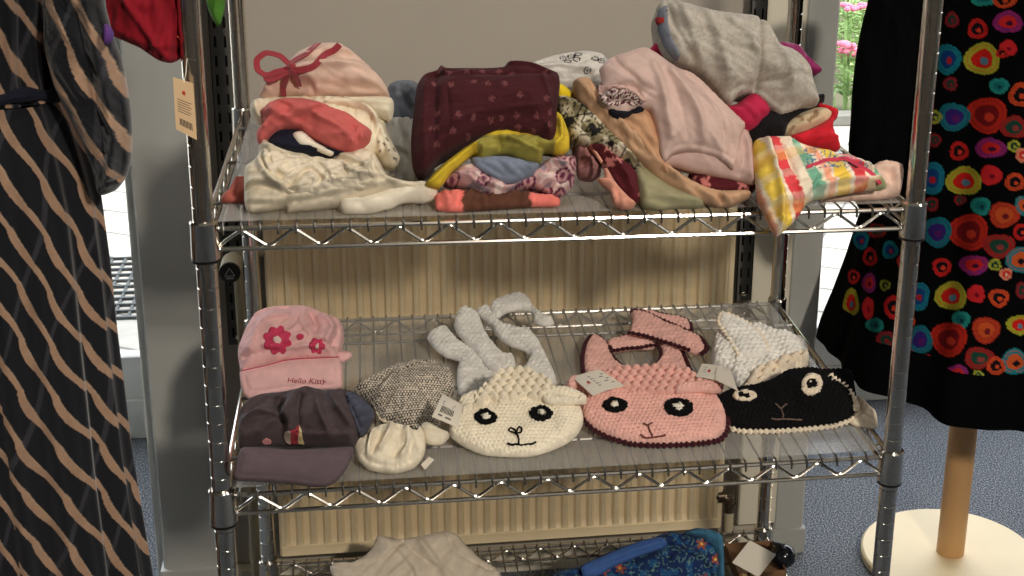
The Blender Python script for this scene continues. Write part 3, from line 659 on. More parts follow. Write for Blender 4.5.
tag(garment('blue_grey_cloth', [(470, 158), (484, 156), (506, 156), (530, 161), (540, 164), (534, 175), (518, 183), (505, 184), (492, 178), (478, 170)], pm.lifted(.018), fabric('blue_grey_cotton', (122, 130, 148)), .016, .03, wr=(.002, 30, 30, 2), zmin=ZU,
    folds=[('s', 4, 5, [(496, 162), (506, 172), (520, 181)]), ('s', 4, 5, [(508, 160), (516, 170), (526, 178)]), ('c', -3, 3, [(480, 164), (500, 176)]), ('r', 3, 3, [(518, 162), (530, 170)])]), 'plain blue-grey cloth tucked between yellow shirt and scarf', 'clothes')
yel = garment('yellow_shirt', [(426, 185), (432, 175), (445, 162), (462, 149), (479, 138), (497, 130), (520, 130), (545, 138), (552, 130), (555, 112), (562, 116), (569, 134), (569, 150), (560, 155), (544, 153), (541, 163), (525, 162), (508, 155), (495, 155), (480, 161), (474, 154), (454, 170), (440, 187)], pm.lifted(.020), F_PRINT, .016, .04, wr=(.004, 36, 20, 2.5), zmin=ZU, seed=2, res=.0022, colfn=lambda px, py, s, t: mixc(np.tile(lin((214, 184, 52)), (len(px), 1)), (px > 476+(py-150)*.3) & (px < 553) & (py > 138), (150, 140, 66)),  # inner face of the folds, its shade painted in as olive
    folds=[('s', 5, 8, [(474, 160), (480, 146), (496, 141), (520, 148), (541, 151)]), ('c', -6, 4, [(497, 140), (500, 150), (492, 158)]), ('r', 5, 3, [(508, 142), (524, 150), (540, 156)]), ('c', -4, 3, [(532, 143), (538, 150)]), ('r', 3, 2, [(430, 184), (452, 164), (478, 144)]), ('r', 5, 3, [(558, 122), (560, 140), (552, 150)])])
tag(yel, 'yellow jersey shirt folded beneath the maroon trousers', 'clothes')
tag(garment('yellow_cloth', [(555, 84), (562, 84), (572, 92), (572, 100), (562, 101), (556, 98)], pm.lifted(.004), fabric('bright_yellow_cotton', (226, 196, 40)), .008, .04, wr=(.002, 40, 0, 2), zmin=ZU), 'bright yellow folded edge at the right side of the maroon trousers', 'clothes')
tag(garment('yellow_cloth', [(508, 72), (512, 66), (520, 64), (529, 66), (530, 74), (520, 78)], pm.lifted(-.03), fabric('lemon_cotton', (224, 200, 50)), .008, .04, wr=(.002, 40, 0, 2), zmin=ZU), 'small lemon yellow corner peeking above the maroon trousers', 'clothes')
def mar_col(px, py, s, t):
    c = np.tile(lin((66, 26, 31)), (len(px), 1)); d, r, ax, ay = cells(s, t, .019, 9); a = np.arctan2(ay, ax); rr_ = .16+.06*np.cos(a*5+r*6)
    mixc(c, (d < rr_) & (r > .25) & (px > 428), (140, 88, 88), .5); mixc(c, (d < .05) & (r > .25), (100, 40, 44)); return c
maroon = garment('maroon_trousers', [(412, 162), (411, 138), (414, 110), (417, 86), (424, 76), (436, 72), (440, 67), (447, 70), (470, 70), (486, 70), (502, 69), (507, 64), (518, 63), (532, 65), (545, 70), (557, 75), (560, 84), (557, 110), (556, 136), (548, 146), (536, 140), (520, 135), (500, 134), (480, 138), (458, 148), (440, 158), (427, 172), (418, 172)], pm.lifted(.022), F_PRINT, .042, .12, R=.035, wr=(.002, 26, 5, 3), zmin=ZU, colfn=mar_col, res=.0021, seed=12,
    folds=[('c', -5, 5, [(436, 80), (434, 110), (434, 150)]), ('c', -5, 4, [(430, 82), (460, 80), (500, 81), (545, 79)]), ('r', 5, 3, [(440, 72), (446, 80), (470, 78)]), ('r', 4, 3, [(508, 68), (530, 70), (548, 76)]), ('r', 3, 6, [(424, 90), (422, 130), (424, 160)]), ('c', -3, 3, [(446, 100), (448, 130), (443, 150)]), ('r', 3, 4, [(540, 84), (548, 110), (546, 136)])])
tag(maroon, 'maroon trousers with faint pink flowers folded on top of the middle pile', 'clothes')
# ---- white cloth with black flowers behind
def wf_col(px, py, s, t):
    c = np.tile(lin((206, 200, 192)), (len(px), 1))
    for (u, v) in ((562, 61), (570, 59), (577, 57), (566, 65), (575, 63), (593, 62), (600, 64), (585, 75)):
        dx, dy = px-u, (py-v)*1.6; r = np.hypot(dx, dy); mixc(c, (r < 4.0) & (r > 2.3), (22, 20, 26)); mixc(c, r < .8, (22, 20, 26))
    return c
tag(garment('floral_white_cloth', [(526, 66), (545, 58), (560, 54), (585, 51), (602, 54), (612, 66), (606, 84), (590, 92), (572, 92), (555, 90), (536, 76)], PL(570, 190, ZU, 62, dy=.10), F_PRINT, .016, .07, wr=(.003, 30, 10, 2), zmin=ZU, colfn=wf_col, res=.0018, folds=[('r', 4, 4, [(535, 70), (560, 68), (590, 74)])]), 'white cloth with black flower outlines lying behind the piles', 'clothes')
# ---- right centre pile
pr = PL(650, 207, ZU, 60)
def zeb_col(px, py, s, t):
    c = np.tile(lin((148, 138, 108)), (len(px), 1)); n = perlin(s*120+4, t*120); n2 = perlin(s*50, t*50+8)
    mixc(c, n2 > .15, (206, 196, 172)); mixc(c, np.abs(n) < .13, (24, 22, 24)); mixc(c, n2 < -.35, (30, 28, 30)); return c
tag(garment('printed_tunic', [(556, 98), (566, 97), (576, 100), (597, 117), (612, 129), (632, 152), (648, 176), (636, 176), (618, 162), (600, 150), (586, 144), (572, 138), (562, 120)], pr.lifted(.0), F_PRINT, .018, .08, wr=(.004, 36, -45, 3), zmin=ZU, colfn=zeb_col, res=.002, folds=[('s', 5, 7, [(562, 104), (586, 120), (610, 144), (640, 172)]), ('c', -5, 3, [(570, 104), (576, 126), (590, 140)])]), 'black white and olive printed tunic showing right of the yellow shirt', 'clothes')
tag(garment('dusty_pink_ruffle', [(572, 150), (576, 142), (588, 141), (598, 150), (601, 162), (600, 176), (590, 178), (578, 174), (576, 162)], PL(588, 195, ZU, 56, lift=.01), fabric('dusty_rose_cotton', (176, 124, 122)), .018, .04, wr=(.007, 70, 80, 1.6), zmin=ZU, folds=[('r', 4, 3, [(582, 144), (586, 174)]), ('r', 4, 3, [(592, 146), (596, 172)])]), 'dusty rose ruffled cloth beside the scarf in the middle of the shelf', 'clothes')
def mf_col(px, py, s, t):
    c = np.tile(lin((86, 28, 36)), (len(px), 1)); d, r, ax, ay = cells(s, t, .02, 6); a = np.arctan2(ay, ax); mixc(c, (d < .27+.12*np.cos(a*4+r*5)) & (r > .3), (196, 122, 116)); return c
mf = garment('maroon_floral_dress', [(588, 144), (602, 144), (618, 155), (632, 166), (639, 180), (640, 200), (634, 204), (624, 198), (614, 184), (604, 166), (596, 155)], PL(630, 206, ZU, 54, lift=.012), F_PRINT, .014, .03, wr=(.002, 30, -50, 3), zmin=ZU, colfn=mf_col, res=.0018, folds=[('r', 4, 4, [(600, 150), (618, 168), (630, 194)])])
tag(mf, 'maroon dress with pink flowers sloping down left of the olive cloth', 'clothes')
keepb = garment('facing', [(592, 150), (597, 152), (606, 166), (617, 184), (628, 196), (636, 203), (632, 209), (621, 209), (613, 203), (610, 192), (602, 186), (596, 178), (604, 178), (603, 168)], PL(620, 209, ZU, 54, lift=.016), fabric('salmon_facing', (214, 150, 128)), .010, .012, wr=(.003, 50, -50, 2.5), zmin=ZU, folds=[('c', -5, 2, [(616, 190), (618, 204)]), ('r', 4, 2, [(612, 192), (614, 205), (622, 207)])], parent=mf)
keepb['label'] = 'salmon pink facing along the edge'
tag(garment('olive_cloth', [(628, 156), (646, 164), (668, 177), (690, 189), (704, 203), (698, 209), (676, 209), (656, 211), (642, 206), (638, 190), (634, 170)], PL(660, 211, ZU, 50), fabric('olive_grey_cotton', (150, 144, 112)), .010, .05, wr=(.002, 22, -30, 3), zmin=ZU, folds=[('s', 4, 8, [(640, 200), (656, 202), (674, 205), (700, 205)]), ('r', 3, 4, [(636, 168), (645, 200)])]), 'plain olive-grey cloth flat on the shelf under the tan trousers', 'clothes')
tan_ = garment('tan_trousers', [(573, 82), (582, 77), (591, 80), (598, 92), (606, 106), (622, 120), (642, 138), (662, 160), (690, 180), (718, 190), (748, 190), (750, 198), (728, 208), (712, 207), (696, 202), (676, 192), (655, 178), (638, 163), (622, 148), (604, 130), (588, 110), (577, 98)], pr.lifted(.014), fabric('tan_linen', (190, 152, 120)), .016, .05, wr=(.004, 50, -50, 3.5), zmin=ZU, seed=3,
    folds=[('s', 5, 7, [(580, 92), (596, 112), (618, 134), (644, 156), (672, 180), (706, 198)]), ('c', -6, 3, [(582, 80), (590, 92), (596, 104)]), ('r', 4, 3, [(610, 118), (640, 142), (668, 168)]), ('c', -4, 3, [(700, 190), (716, 200), (720, 206)])])
tag(tan_, 'tan trousers with a long leg sloping down under the pink T-shirt', 'clothes')
tag(garment('maroon_print_cloth', [(690, 170), (720, 172), (748, 178), (757, 184), (752, 192), (738, 193), (715, 192), (697, 186)], PL(725, 200, ZU, 50, lift=.028), F_PRINT, .012, .05, wr=(.002, 30, 0, 2), zmin=ZU, colfn=mf_col, res=.002), 'maroon printed cloth strip just below the hem of the pink T-shirt', 'clothes')
def collar_col(px, py, s, t):
    c = np.tile(lin((222, 184, 172)), (len(px), 1)); return c
shirt = garment('pink_t_shirt', [(599, 70), (604, 64), (612, 57), (626, 53), (642, 48), (654, 53), (673, 66), (690, 73), (702, 82), (716, 96), (730, 110), (745, 125), (742, 134), (738, 150), (733, 170), (724, 165), (714, 159), (700, 155), (684, 153), (672, 156), (664, 164), (659, 157), (655, 130), (648, 112), (636, 112), (622, 117), (612, 114), (602, 108), (597, 99), (602, 84)], pr.lifted(.036), fabric('dusty_pink_jersey', (198, 170, 160)), .030, .010, R=.05, wr=(.0018, 22, -50, 4), zmin=ZU, seed=9, res=.0026,
    folds=[('s', -4, 10, [(676, 69), (700, 92), (716, 112), (726, 135), (728, 160)]), ('c', -4, 3, [(684, 80), (706, 104), (718, 130), (724, 158)]), ('s', 6, 8, [(602, 106), (618, 95), (630, 90), (645, 98)]), ('c', -7, 4, [(600, 96), (612, 92), (628, 90), (636, 96)]),
           ('c', -5, 3, [(612, 58), (618, 72), (634, 88), (648, 96)]), ('r', 4, 6, [(650, 70), (660, 100), (668, 140)]), ('r', 4, 6, [(668, 76), (690, 110), (700, 145)]), ('c', -3, 6, [(660, 72), (676, 106), (684, 145)]), ('c', -6, 3, [(604, 100), (614, 104), (630, 104)]), ('c', -1.6, 1.5, [(663, 160), (676, 148), (700, 149), (730, 160)])])
def speck(px, py, s, t):
    cc = np.tile(lin((214, 196, 186)), (len(px), 1)); n = perlin(px*.35, py*.5); mixc(cc, n > .05, (84, 30, 40)); mixc(cc, n < -.45, (40, 34, 44)); return cc
garment('back_panel', [(673, 68), (690, 73), (702, 82), (716, 96), (730, 110), (745, 125), (752, 140), (755, 162), (755, 184), (742, 182), (730, 179), (712, 176), (690, 171), (675, 167), (663, 166), (664, 156), (690, 140), (700, 110)], pr.lifted(.024), fabric('dusty_pink_back_jersey', (192, 162, 154)), .016, .05, R=.03, wr=(.0015, 22, -50, 4), zmin=ZU, parent=shirt, seed=10, folds=[('r', 4, 5, [(738, 120), (747, 150), (749, 178)]), ('c', -3, 3, [(742, 130), (742, 160), (738, 176)])])
patch('sleeve_lining', shirt, [(599, 98), (604, 92), (614, 89), (628, 90), (638, 95), (643, 103), (634, 106), (626, 103), (616, 106), (606, 104)], F_PRINT, .0016, .0016, shirt, colfn=speck)['label'] = 'maroon and white speckled cloth inside the sleeve'
patch('sleeve_hem', shirt, [(598, 88), (606, 86), (620, 84), (634, 88), (646, 98), (643, 101), (632, 92), (620, 88), (606, 91), (600, 96)], fabric('dusty_pink_hem', (196, 162, 152)), .003, .002, shirt)
tag(garment('camel_cloth', [(606, 112), (620, 118), (630, 110), (644, 108), (656, 120), (662, 150), (672, 176), (660, 172), (646, 158), (630, 140), (614, 124)], pr.lifted(.026), fabric('camel_brown_cotton', (190, 146, 112)), .014, .04, wr=(.003, 40, -50, 3), zmin=ZU, seed=17, folds=[('s', 5, 6, [(622, 120), (636, 128), (650, 148), (662, 170)])]), 'camel brown cloth folded under the sleeve of the pink T-shirt', 'clothes')
tag(garment('dark_print_cloth', [(608, 106), (618, 108), (630, 104), (642, 104), (644, 112), (632, 116), (620, 119), (610, 115)], pr.lifted(.040), fabric('black_navy_cotton', (26, 24, 34)), .006, .02, wr=(.003, 60, 0, 2), zmin=ZU), 'small black cloth fold just under the sleeve of the pink T-shirt', 'clothes')
tag(shirt, 'large dusty pink T-shirt draped over the right-centre pile', 'T-shirt')
# magenta cloth behind, grey trousers, raspberry, black, red
F_MAG = fabric('raspberry_jersey', (184, 38, 76))
tag(garment('raspberry_cloth', [(650, 50), (656, 43), (664, 44), (672, 60), (668, 70), (655, 62)], pr.lifted(-.0), F_MAG, .01, .06, wr=(.003, 40, 0, 2), zmin=ZU), 'raspberry cloth corner left of the grey sweatpants', 'clothes')
tag(garment('purple_cloth', [(768, 46), (780, 42), (792, 43), (800, 46), (808, 56), (822, 69), (818, 73), (806, 70), (796, 60), (780, 54), (770, 52)], PL(790, 205, ZU, 62, dy=.0), fabric('purple_satin', (130, 32, 84), rough=.5), .008, .05, wr=(.004, 50, -40, 3), zmin=ZU), 'purple satin cloth sticking out behind the grey sweatpants', 'clothes')
ph = PL(770, 205, ZU, 62)
tag(garment('beige_print_cloth', [(776, 130), (784, 122), (800, 112), (820, 107), (833, 112), (832, 122), (815, 130), (800, 136), (786, 138)], ph.lifted(.004), F_PRINT, .02, .06, wr=(.004, 40, 20, 2.5), zmin=ZU, colfn=lambda px, py, s, t: mixc(np.tile(lin((200, 180, 148)), (len(px), 1)), perlin(s*90, t*90) > .3, (150, 120, 92)), res=.0025), 'beige printed cloth between grey sweatpants and red cloth', 'clothes')
tag(garment('red_cloth', [(786, 138), (795, 134), (812, 128), (826, 118), (816, 104), (822, 104), (836, 110), (837, 118), (832, 124), (834, 134), (840, 146), (836, 152), (815, 150), (796, 146)], ph.lifted(.012), fabric('bright_red_jersey', (200, 34, 48)), .02, .07, wr=(.004, 40, 20, 2.5), zmin=ZU, folds=[('s', 4, 8, [(798, 138), (818, 134), (834, 126)]), ('r', 4, 3, [(800, 144), (820, 140), (836, 140)])]), 'bright red cloth at the right end of the pile above the plaid dress', 'clothes')
tag(garment('black_cloth', [(744, 132), (752, 122), (764, 110), (780, 104), (806, 98), (822, 94), (824, 102), (812, 110), (800, 116), (788, 126), (782, 140), (762, 146), (748, 142)], ph.lifted(.010), fabric('black_jersey', (18, 17, 19)), .022, .07, wr=(.003, 30, 0, 2), zmin=ZU), 'black cloth tucked under the hem of the grey sweatpants', 'clothes')
tag(garment('raspberry_trousers', [(722, 108), (736, 104), (752, 93), (764, 100), (770, 112), (764, 122), (754, 130), (742, 132), (734, 124)], ph.lifted(.020), fabric('raspberry_cotton', (178, 36, 70)), .018, .06, wr=(.003, 30, -20, 2), zmin=ZU, folds=[('r', 4, 4, [(740, 106), (752, 120)])]), 'raspberry red cloth wedged between pink T-shirt and black cloth', 'clothes')
gw = garment('grey_sweatpants', [(657, 30), (655, 14), (659, 4), (668, 2), (686, 6), (706, 12), (730, 15), (750, 18), (764, 22), (772, 34), (777, 46), (788, 50), (798, 56), (809, 71), (813, 88), (817, 105), (800, 110), (778, 118), (766, 108), (757, 98), (748, 94), (736, 98), (728, 107), (718, 96), (704, 80), (690, 70), (672, 62), (662, 46)], ph.lifted(.022), F_PRINT, .045, .11, R=.05, wr=(.0035, 22, -30, 3), zmin=ZU, seed=15, res=.0026,
    colfn=lambda px, py, s, t: np.tile(lin((172, 164, 152)), (len(px), 1))*(1+.22*perlin(s*420, t*420)+.12*perlin(s*90, t*90))[:, None],
    folds=[('s', -12, 14, [(757, 22), (755, 50), (753, 80), (752, 97)]), ('s', 6, 6, [(670, 4), (676, 26), (686, 50), (696, 72)]), ('s', -4, 4, [(662, 6), (668, 28), (680, 52), (690, 68)]), ('c', -4, 4, [(756, 84), (776, 86), (800, 80), (814, 80)]), ('c', -4, 3, [(792, 56), (798, 72), (802, 92)]), ('r', 5, 8, [(700, 20), (712, 50), (722, 84)]), ('r', 4, 6, [(724, 30), (740, 44), (748, 60)]), ('c', -4, 6, [(700, 40), (722, 56), (744, 60)]), ('r', 4, 8, [(770, 44), (780, 70), (786, 100)]), ('c', -5, 3, [(728, 96), (738, 90), (752, 92)])])
tag(gw, 'heather grey sweatpants draped over the top of the right-hand pile', 'trousers')
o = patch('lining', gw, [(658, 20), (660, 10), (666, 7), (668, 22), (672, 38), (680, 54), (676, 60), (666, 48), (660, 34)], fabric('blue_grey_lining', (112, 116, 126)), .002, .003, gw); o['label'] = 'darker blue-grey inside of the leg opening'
o = patch('care_label', gw, [(658, 19), (664, 17), (665, 22), (659, 24)], fabric('red_label_tape', (150, 34, 30)), .004, .003, gw)
# plaid dress and pale cloth
pq = PL(800, 216, ZU, 42, dy=-.0)
tag(garment('pale_pink_cloth', [(818, 205), (840, 192), (860, 178), (868, 168), (882, 164), (896, 165), (903, 172), (902, 186), (898, 196), (878, 200), (850, 204)], PL(870, 200, ZU, 45), fabric('pale_pink_towelling', (230, 196, 178), bump=.7), .02, .05, wr=(.005, 50, 0, 2), zmin=ZU, folds=[('r', 4, 4, [(874, 170), (890, 180), (888, 194)])]), 'pale pink towelling cloth beside the right front post', 'clothes')
def plaid(px, py, s, t):
    x = s+t*.30+perlin(s*12, t*12)*.004; y = t-s*.25; P = .092; c = np.tile(lin((236, 220, 196)), (len(px), 1)); k = np.mod(x+.030, P)/P
    for a, b, rgb in ((0, .20, (236, 202, 84)), (.27, .46, (214, 70, 76)), (.46, .60, (236, 220, 196)), (.62, .80, (120, 178, 150)), (.86, .96, (240, 170, 140))): mixc(c, (k >= a) & (k < b), rgb)
    k2 = np.mod(y, .034)/.034; mixc(c, k2 < .34, (244, 232, 212), .28); k3 = np.mod(y+.01, .068)/.068; mixc(c, k3 < .2, (232, 176, 90), .4)
    q = (px > 800) & (px < 868) & (py > 150) & (py < 176); mixc(c, q & (np.abs(perlin(s*150, t*150)) < .10), (60, 110, 150)); return c
pd = garment('plaid_dress', [(753, 148), (756, 140), (768, 138), (784, 138), (800, 144), (820, 150), (840, 155), (858, 160), (868, 166), (877, 173), (886, 188), (870, 190), (850, 193), (830, 197), (809, 202), (800, 214), (790, 226), (777, 236), (770, 224), (764, 212), (758, 198), (755, 175)], PL(790, 212, ZU, 52, lift=.014), F_PRINT, .022, .03, R=.03, wr=(.004, 26, 15, 3), zmin=None, seed=5, colfn=plaid, res=.0019,
    folds=[('s', 6, 9, [(806, 202), (812, 180), (800, 160), (786, 142)]), ('r', 6, 5, [(762, 146), (772, 180), (780, 230)]), ('c', -5, 3, [(790, 150), (830, 166), (876, 178)]), ('r', 4, 4, [(812, 160), (845, 168), (870, 172)]), ('r', 4, 4, [(815, 192), (848, 184), (880, 186)]), ('c', -4, 3, [(776, 150), (788, 176), (794, 206)])])
tag(pd, 'pastel plaid dress hanging over the front edge at the right', 'dress')
ribbon('neck_ribbon', pd, [(806, 168), (826, 160), (846, 158), (866, 168), (880, 182)], .0045, .003, fabric('red_pink_ribbon', (206, 70, 92)), pd)
# ================================================================== middle shelf
def st_knit(w=.0055, h=.0048, a=.0012):
    w, h, a = w*1.15, h*1.15, a*2.9
    def f(s, t, d):
        r = np.floor(t/h+.25*perlin(s*12, t*12)); u = np.mod(s/w+(r % 2)*.5, 1)-.5; v = np.mod(t/h+.25*perlin(s*12, t*12), 1)-.5; return a*np.sqrt(np.maximum(0, 1-(u*1.9)**2*.9-(v*1.9)**2*.9))
    return f
def edging(name, plane, poly, r, mat, parent, amp=.35, lift=.001, closed=True, per=5, base=None):
    L = spline(plane.un(poly), .0016, closed); P = plane.w(L, np.full(len(L), lift)); P[:, 2] = np.maximum(P[:, 2], ZM+r*.6)
    s = MB().tube(P, rope_r(len(P), r, per, amp), 6, closed); o = s.build(name, mat); keep(o, parent); return o
def surf_tube(name, base, pts, r, mat, parent, lift=.001, closed=False, per=4, amp=.15):
    P = np.array(hits(base, pts, 1.2, lift+.0015, closed))
    for _ in range(6):
        if not closed: P[1:-1] = (P[:-2]+2*P[1:-1]+P[2:])/4
    s = MB().tube(P, rope_r(len(P), r, per, amp), 6, closed); o = s.build(name, mat); keep(o, parent); return o
PAPER = plain('card_paper', (236, 226, 208), .7, mottle=.02); INK = plain('dark_print_ink', (50, 44, 44), .8); HEART = plain('red_print_ink', (190, 50, 44), .8)
PAPER2 = plain('tan_card_paper', (222, 188, 146), .7, mottle=.02)
def price_tag(pts, z_at, parent, bars=True, mark=True, bend=.0):
    """a paper price tag: four corners in the photograph (top left, top right, bottom right, bottom left) each with a world height or depth"""
    P = [at(u, v, ax, val) for (u, v), (ax, val) in zip(pts, z_at)]
    n = np.cross(P[1]-P[0], P[3]-P[0]); n /= np.linalg.norm(n); n = n if n@(CAM-P[0]) > 0 else -n
    V = []; F = []; K = 6
    for side in (0, 1):
        for j in range(K+1):
            for i in range(K+1):
                a, b = i/K, j/K; q = (P[0]*(1-a)+P[1]*a)*(1-b)+(P[3]*(1-a)+P[2]*a)*b; V.append(q+n*(bend*math.sin(math.pi*a)+side*.0006))
    m1 = (K+1)**2
    for j in range(K):
        for i in range(K):
            a = j*(K+1)+i; q = (a, a+K+1, a+K+2, a+1); F.append(tuple(m1+t for t in q)); F.append(q[::-1])
    rim = [i for i in range(K+1)]+[(K+1)*(j+1)+K for j in range(K)]+[(K+1)*K+K-1-i for i in range(K)]+[(K+1)*(K-1-j) for j in range(K-1)]
    for i in range(len(rim)): a, b = rim[i], rim[(i+1) % len(rim)]; F.append((a, b, m1+b, m1+a))
    t = mesh_obj('price_tag', V, F, PAPER, None); 
    for p_ in t.data.polygons: p_.use_smooth = False
    if parent is not None: keep(t, parent)
    def quad(name, rects, mat):
        s = MB()
        for a0, b0, a1, b1 in rects:
            n0 = len(s.v)
            for (a, b) in ((a0, b0), (a1, b0), (a1, b1), (a0, b1)):
                q = (P[0]*(1-a)+P[1]*a)*(1-b)+(P[3]*(1-a)+P[2]*a)*b; s.v.append(tuple(q+n*(bend*math.sin(math.pi*a)+.0009)))
            s.f.append((n0, n0+3, n0+2, n0+1))
        o = s.build(name, mat, smooth=False); o.parent = t
    return t, quad
KN = lambda nm, c, b=.5: fabric(nm, c, bump=b, scale=500, sheen=.08)
# ---- pink peaked cap
pc = PL(292, 399, ZM, 58)
capm = KN('pale_pink_twill', (232, 184, 182), .3); capr = root('pink_sun_hat', tuple(at(292, 380, 'z', ZM)), 'pale pink peaked cap with magenta flower and dark red lettering on the brim', 'hat')
cr = garment('crown', [(239, 362), (238, 350), (241, 340), (248, 324), (256, 313), (268, 308), (285, 306), (303, 306), (315, 309), (326, 314), (337, 318), (343, 326), (344, 340), (341, 352), (338, 364), (310, 366), (286, 366), (260, 372), (243, 374)], pc.lifted(-.004), capm, .045, .06, R=.05, wr=(.003, 26, 40, 2), zmin=ZM, res=.0024, seed=21,
    folds=[('r', 6, 5, [(252, 352), (258, 334), (270, 322), (288, 318)]), ('c', -4, 3, [(258, 318), (270, 312), (290, 310)]), ('s', 5, 7, [(304, 312), (300, 326), (310, 340), (322, 344)]), ('c', -8, 6, [(312, 318), (318, 330), (316, 336)]), ('r', 7, 5, [(326, 318), (334, 330), (328, 345)]), ('c', -5, 3, [(334, 320), (338, 334), (332, 350)]), ('r', 4, 4, [(266, 350), (290, 352), (315, 350), (333, 352)]), ('c', -4, 3, [(246, 360), (270, 355), (290, 350)])], parent=capr)
br = garment('brim', [(240, 372), (252, 368), (270, 362), (288, 359), (310, 357), (330, 356), (339, 358), (342, 366), (343, 378), (342, 387), (334, 390), (318, 390), (302, 391), (282, 393), (264, 396), (250, 399), (244, 395), (241, 384)], pc.lifted(.030), capm, .012, .020, R=.02, wr=None, fine=.0003, zmin=ZM, res=.0022, folds=[('c', -1.2, 1.5, [(245, 374), (250, 390), (266, 391), (300, 386), (334, 384), (337, 362)])], parent=capr)
tb = garment('strap', [(336, 352), (344, 351), (351, 352), (352, 357), (347, 361), (341, 363), (337, 360)], pc.lifted(.012), capm, .006, .008, zmin=ZM, parent=capr, wr=None)
MAG = fabric('magenta_felt', (206, 66, 100)); PALE = fabric('pale_felt', (238, 206, 196))
def felt_flower(cx, cy, r, n, rot):
    a = np.arange(n*6)/(n*6)*2*np.pi; rr_ = r*(.74+.28*np.abs(np.cos((a-rot)*n/2)))
    o = patch('flower_patch', cr, np.stack([cx+rr_*np.cos(a), cy+rr_*np.sin(a)*1.0], 1), MAG, .0014, .0016, cr); c = patch('flower_centre', cr, ell(cx, cy, r*.25, r*.25), PALE, .0024, .0014, cr); 
felt_flower(277.5, 340, 14.5, 8, .3); felt_flower(317, 346, 8, 6, .1)
patch('flower_patch', cr, ell(300, 336.5, 3.5, 3), MAG, .0016, .0016, cr)
surf_tube('seam', br, [(242, 372), (262, 367), (286, 361), (312, 359), (338, 358)], .0007, MAG, br, .0004)
# lettering on the brim
tcu = bpy.data.curves.new('lettering', 'FONT'); tcu.body = 'Hello Kitty'; tcu.size = 1; tcu.shear = .2; to = bpy.data.objects.new('lettering', tcu); C.objects.link(to)
bpy.context.view_layer.update(); tm = bpy.data.meshes.new_from_object(to.evaluated_get(bpy.context.evaluated_depsgraph_get())); bpy.data.objects.remove(to)
co = np.array([v.co[:] for v in tm.vertices]); x0, x1 = co[:, 0].min(), co[:, 0].max(); VV = []
for x, y, z in co:
    k = (x-x0)/(x1-x0); u = 287.5+k*39; v = 382.5+k*1.0-y*7.0; VV.append(hit(br, u, v, .0012)[0])
lt = mesh_obj('lettering', VV, [tuple(p.vertices) for p in tm.polygons], fabric('dark_red_thread', (150, 40, 56)), None); lt.parent = br; lt['label'] = 'dark red embroidered lettering'
surf_tube('stitched_star', br, ell(325.5, 378.5, 1.6, 1.6), .0006, PALE, br, .001, True)
# ---- plum cap
pp = PL(290, 484, ZM, 52)
PLUM = fabric('dark_plum_cotton', (78, 66, 68), mottle=.14); PLUM2 = fabric('plum_grey_brim_cotton', (98, 84, 88), mottle=.06)
plr = root('plum_sun_hat', tuple(at(290, 460, 'z', ZM)), 'dark plum-grey peaked cap lying at the front left of the middle shelf', 'hat')
c2 = garment('crown', [(239, 446), (238, 430), (240, 414), (248, 402), (262, 396), (284, 393), (300, 390), (312, 389), (326, 392), (342, 390), (354, 393), (365, 400), (374, 412), (375, 418), (366, 430), (358, 440), (352, 449), (320, 450), (290, 449), (262, 450), (243, 450)], pp.lifted(0), PLUM, .050, .06, R=.045, wr=(.004, 28, 30, 2.4), zmin=ZM, res=.0024, seed=31,
    folds=[('s', 8, 12, [(246, 432), (256, 424), (276, 424), (288, 430)]), ('r', 9, 7, [(308, 392), (296, 404), (290, 420), (292, 436)]), ('c', -9, 5, [(288, 396), (280, 410), (284, 430)]), ('c', -8, 4, [(302, 402), (300, 420), (300, 432)]), ('r', 7, 5, [(330, 394), (338, 414), (350, 430)]), ('c', -7, 4, [(345, 393), (350, 410), (360, 430)]), ('r', 5, 5, [(244, 414), (262, 402), (284, 402)]), ('c', -5, 4, [(250, 418), (268, 412), (282, 412)]), ('r', 4, 4, [(300, 440), (330, 442), (350, 440)]), ('r', 5, 5, [(318, 400), (322, 420), (330, 438)])], parent=plr)
b2 = garment('brim', [(242, 448), (262, 447), (290, 449), (320, 448), (352, 447), (353, 454), (349, 464), (343, 474), (336, 482), (326, 487), (312, 487), (290, 484), (262, 482), (238, 481), (233, 476), (236, 462)], pp.lifted(.034), PLUM2, .013, .024, R=.02, wr=None, fine=.0004, zmin=ZM, res=.0024, folds=[('c', -1, 1.5, [(243, 458), (290, 460), (346, 458)])], parent=plr)
t2 = patch('back_strap', c2, [(346, 396), (352, 394), (362, 401), (372, 412), (368, 428), (360, 436), (354, 420), (349, 406)], fabric('slate_blue_grey_cotton', (76, 78, 94)), .003, .002, c2)
e2 = patch('embroidered_motif', c2, [(285, 432), (293, 430), (298, 426), (301, 430), (303, 440), (304, 444), (298, 443), (290, 444), (285, 440)], F_PRINT, .002, .0012, c2, colfn=lambda a, b, c, d: mixc(mixc(np.tile(lin((150, 52, 60)), (len(a), 1)), a > 298.5, (206, 186, 140)), (a < 290), (170, 150, 140)))
patch('embroidered_motif', c2, [(262, 441), (266, 438), (271, 440), (271, 443), (265, 444)], fabric('pink_thread', (190, 130, 130)), .002, .0012, c2)
surf_tube('seam', c2, [(243, 447), (262, 445), (290, 446.5), (320, 446), (351, 445)], .0008, BLKF, c2, .0006)
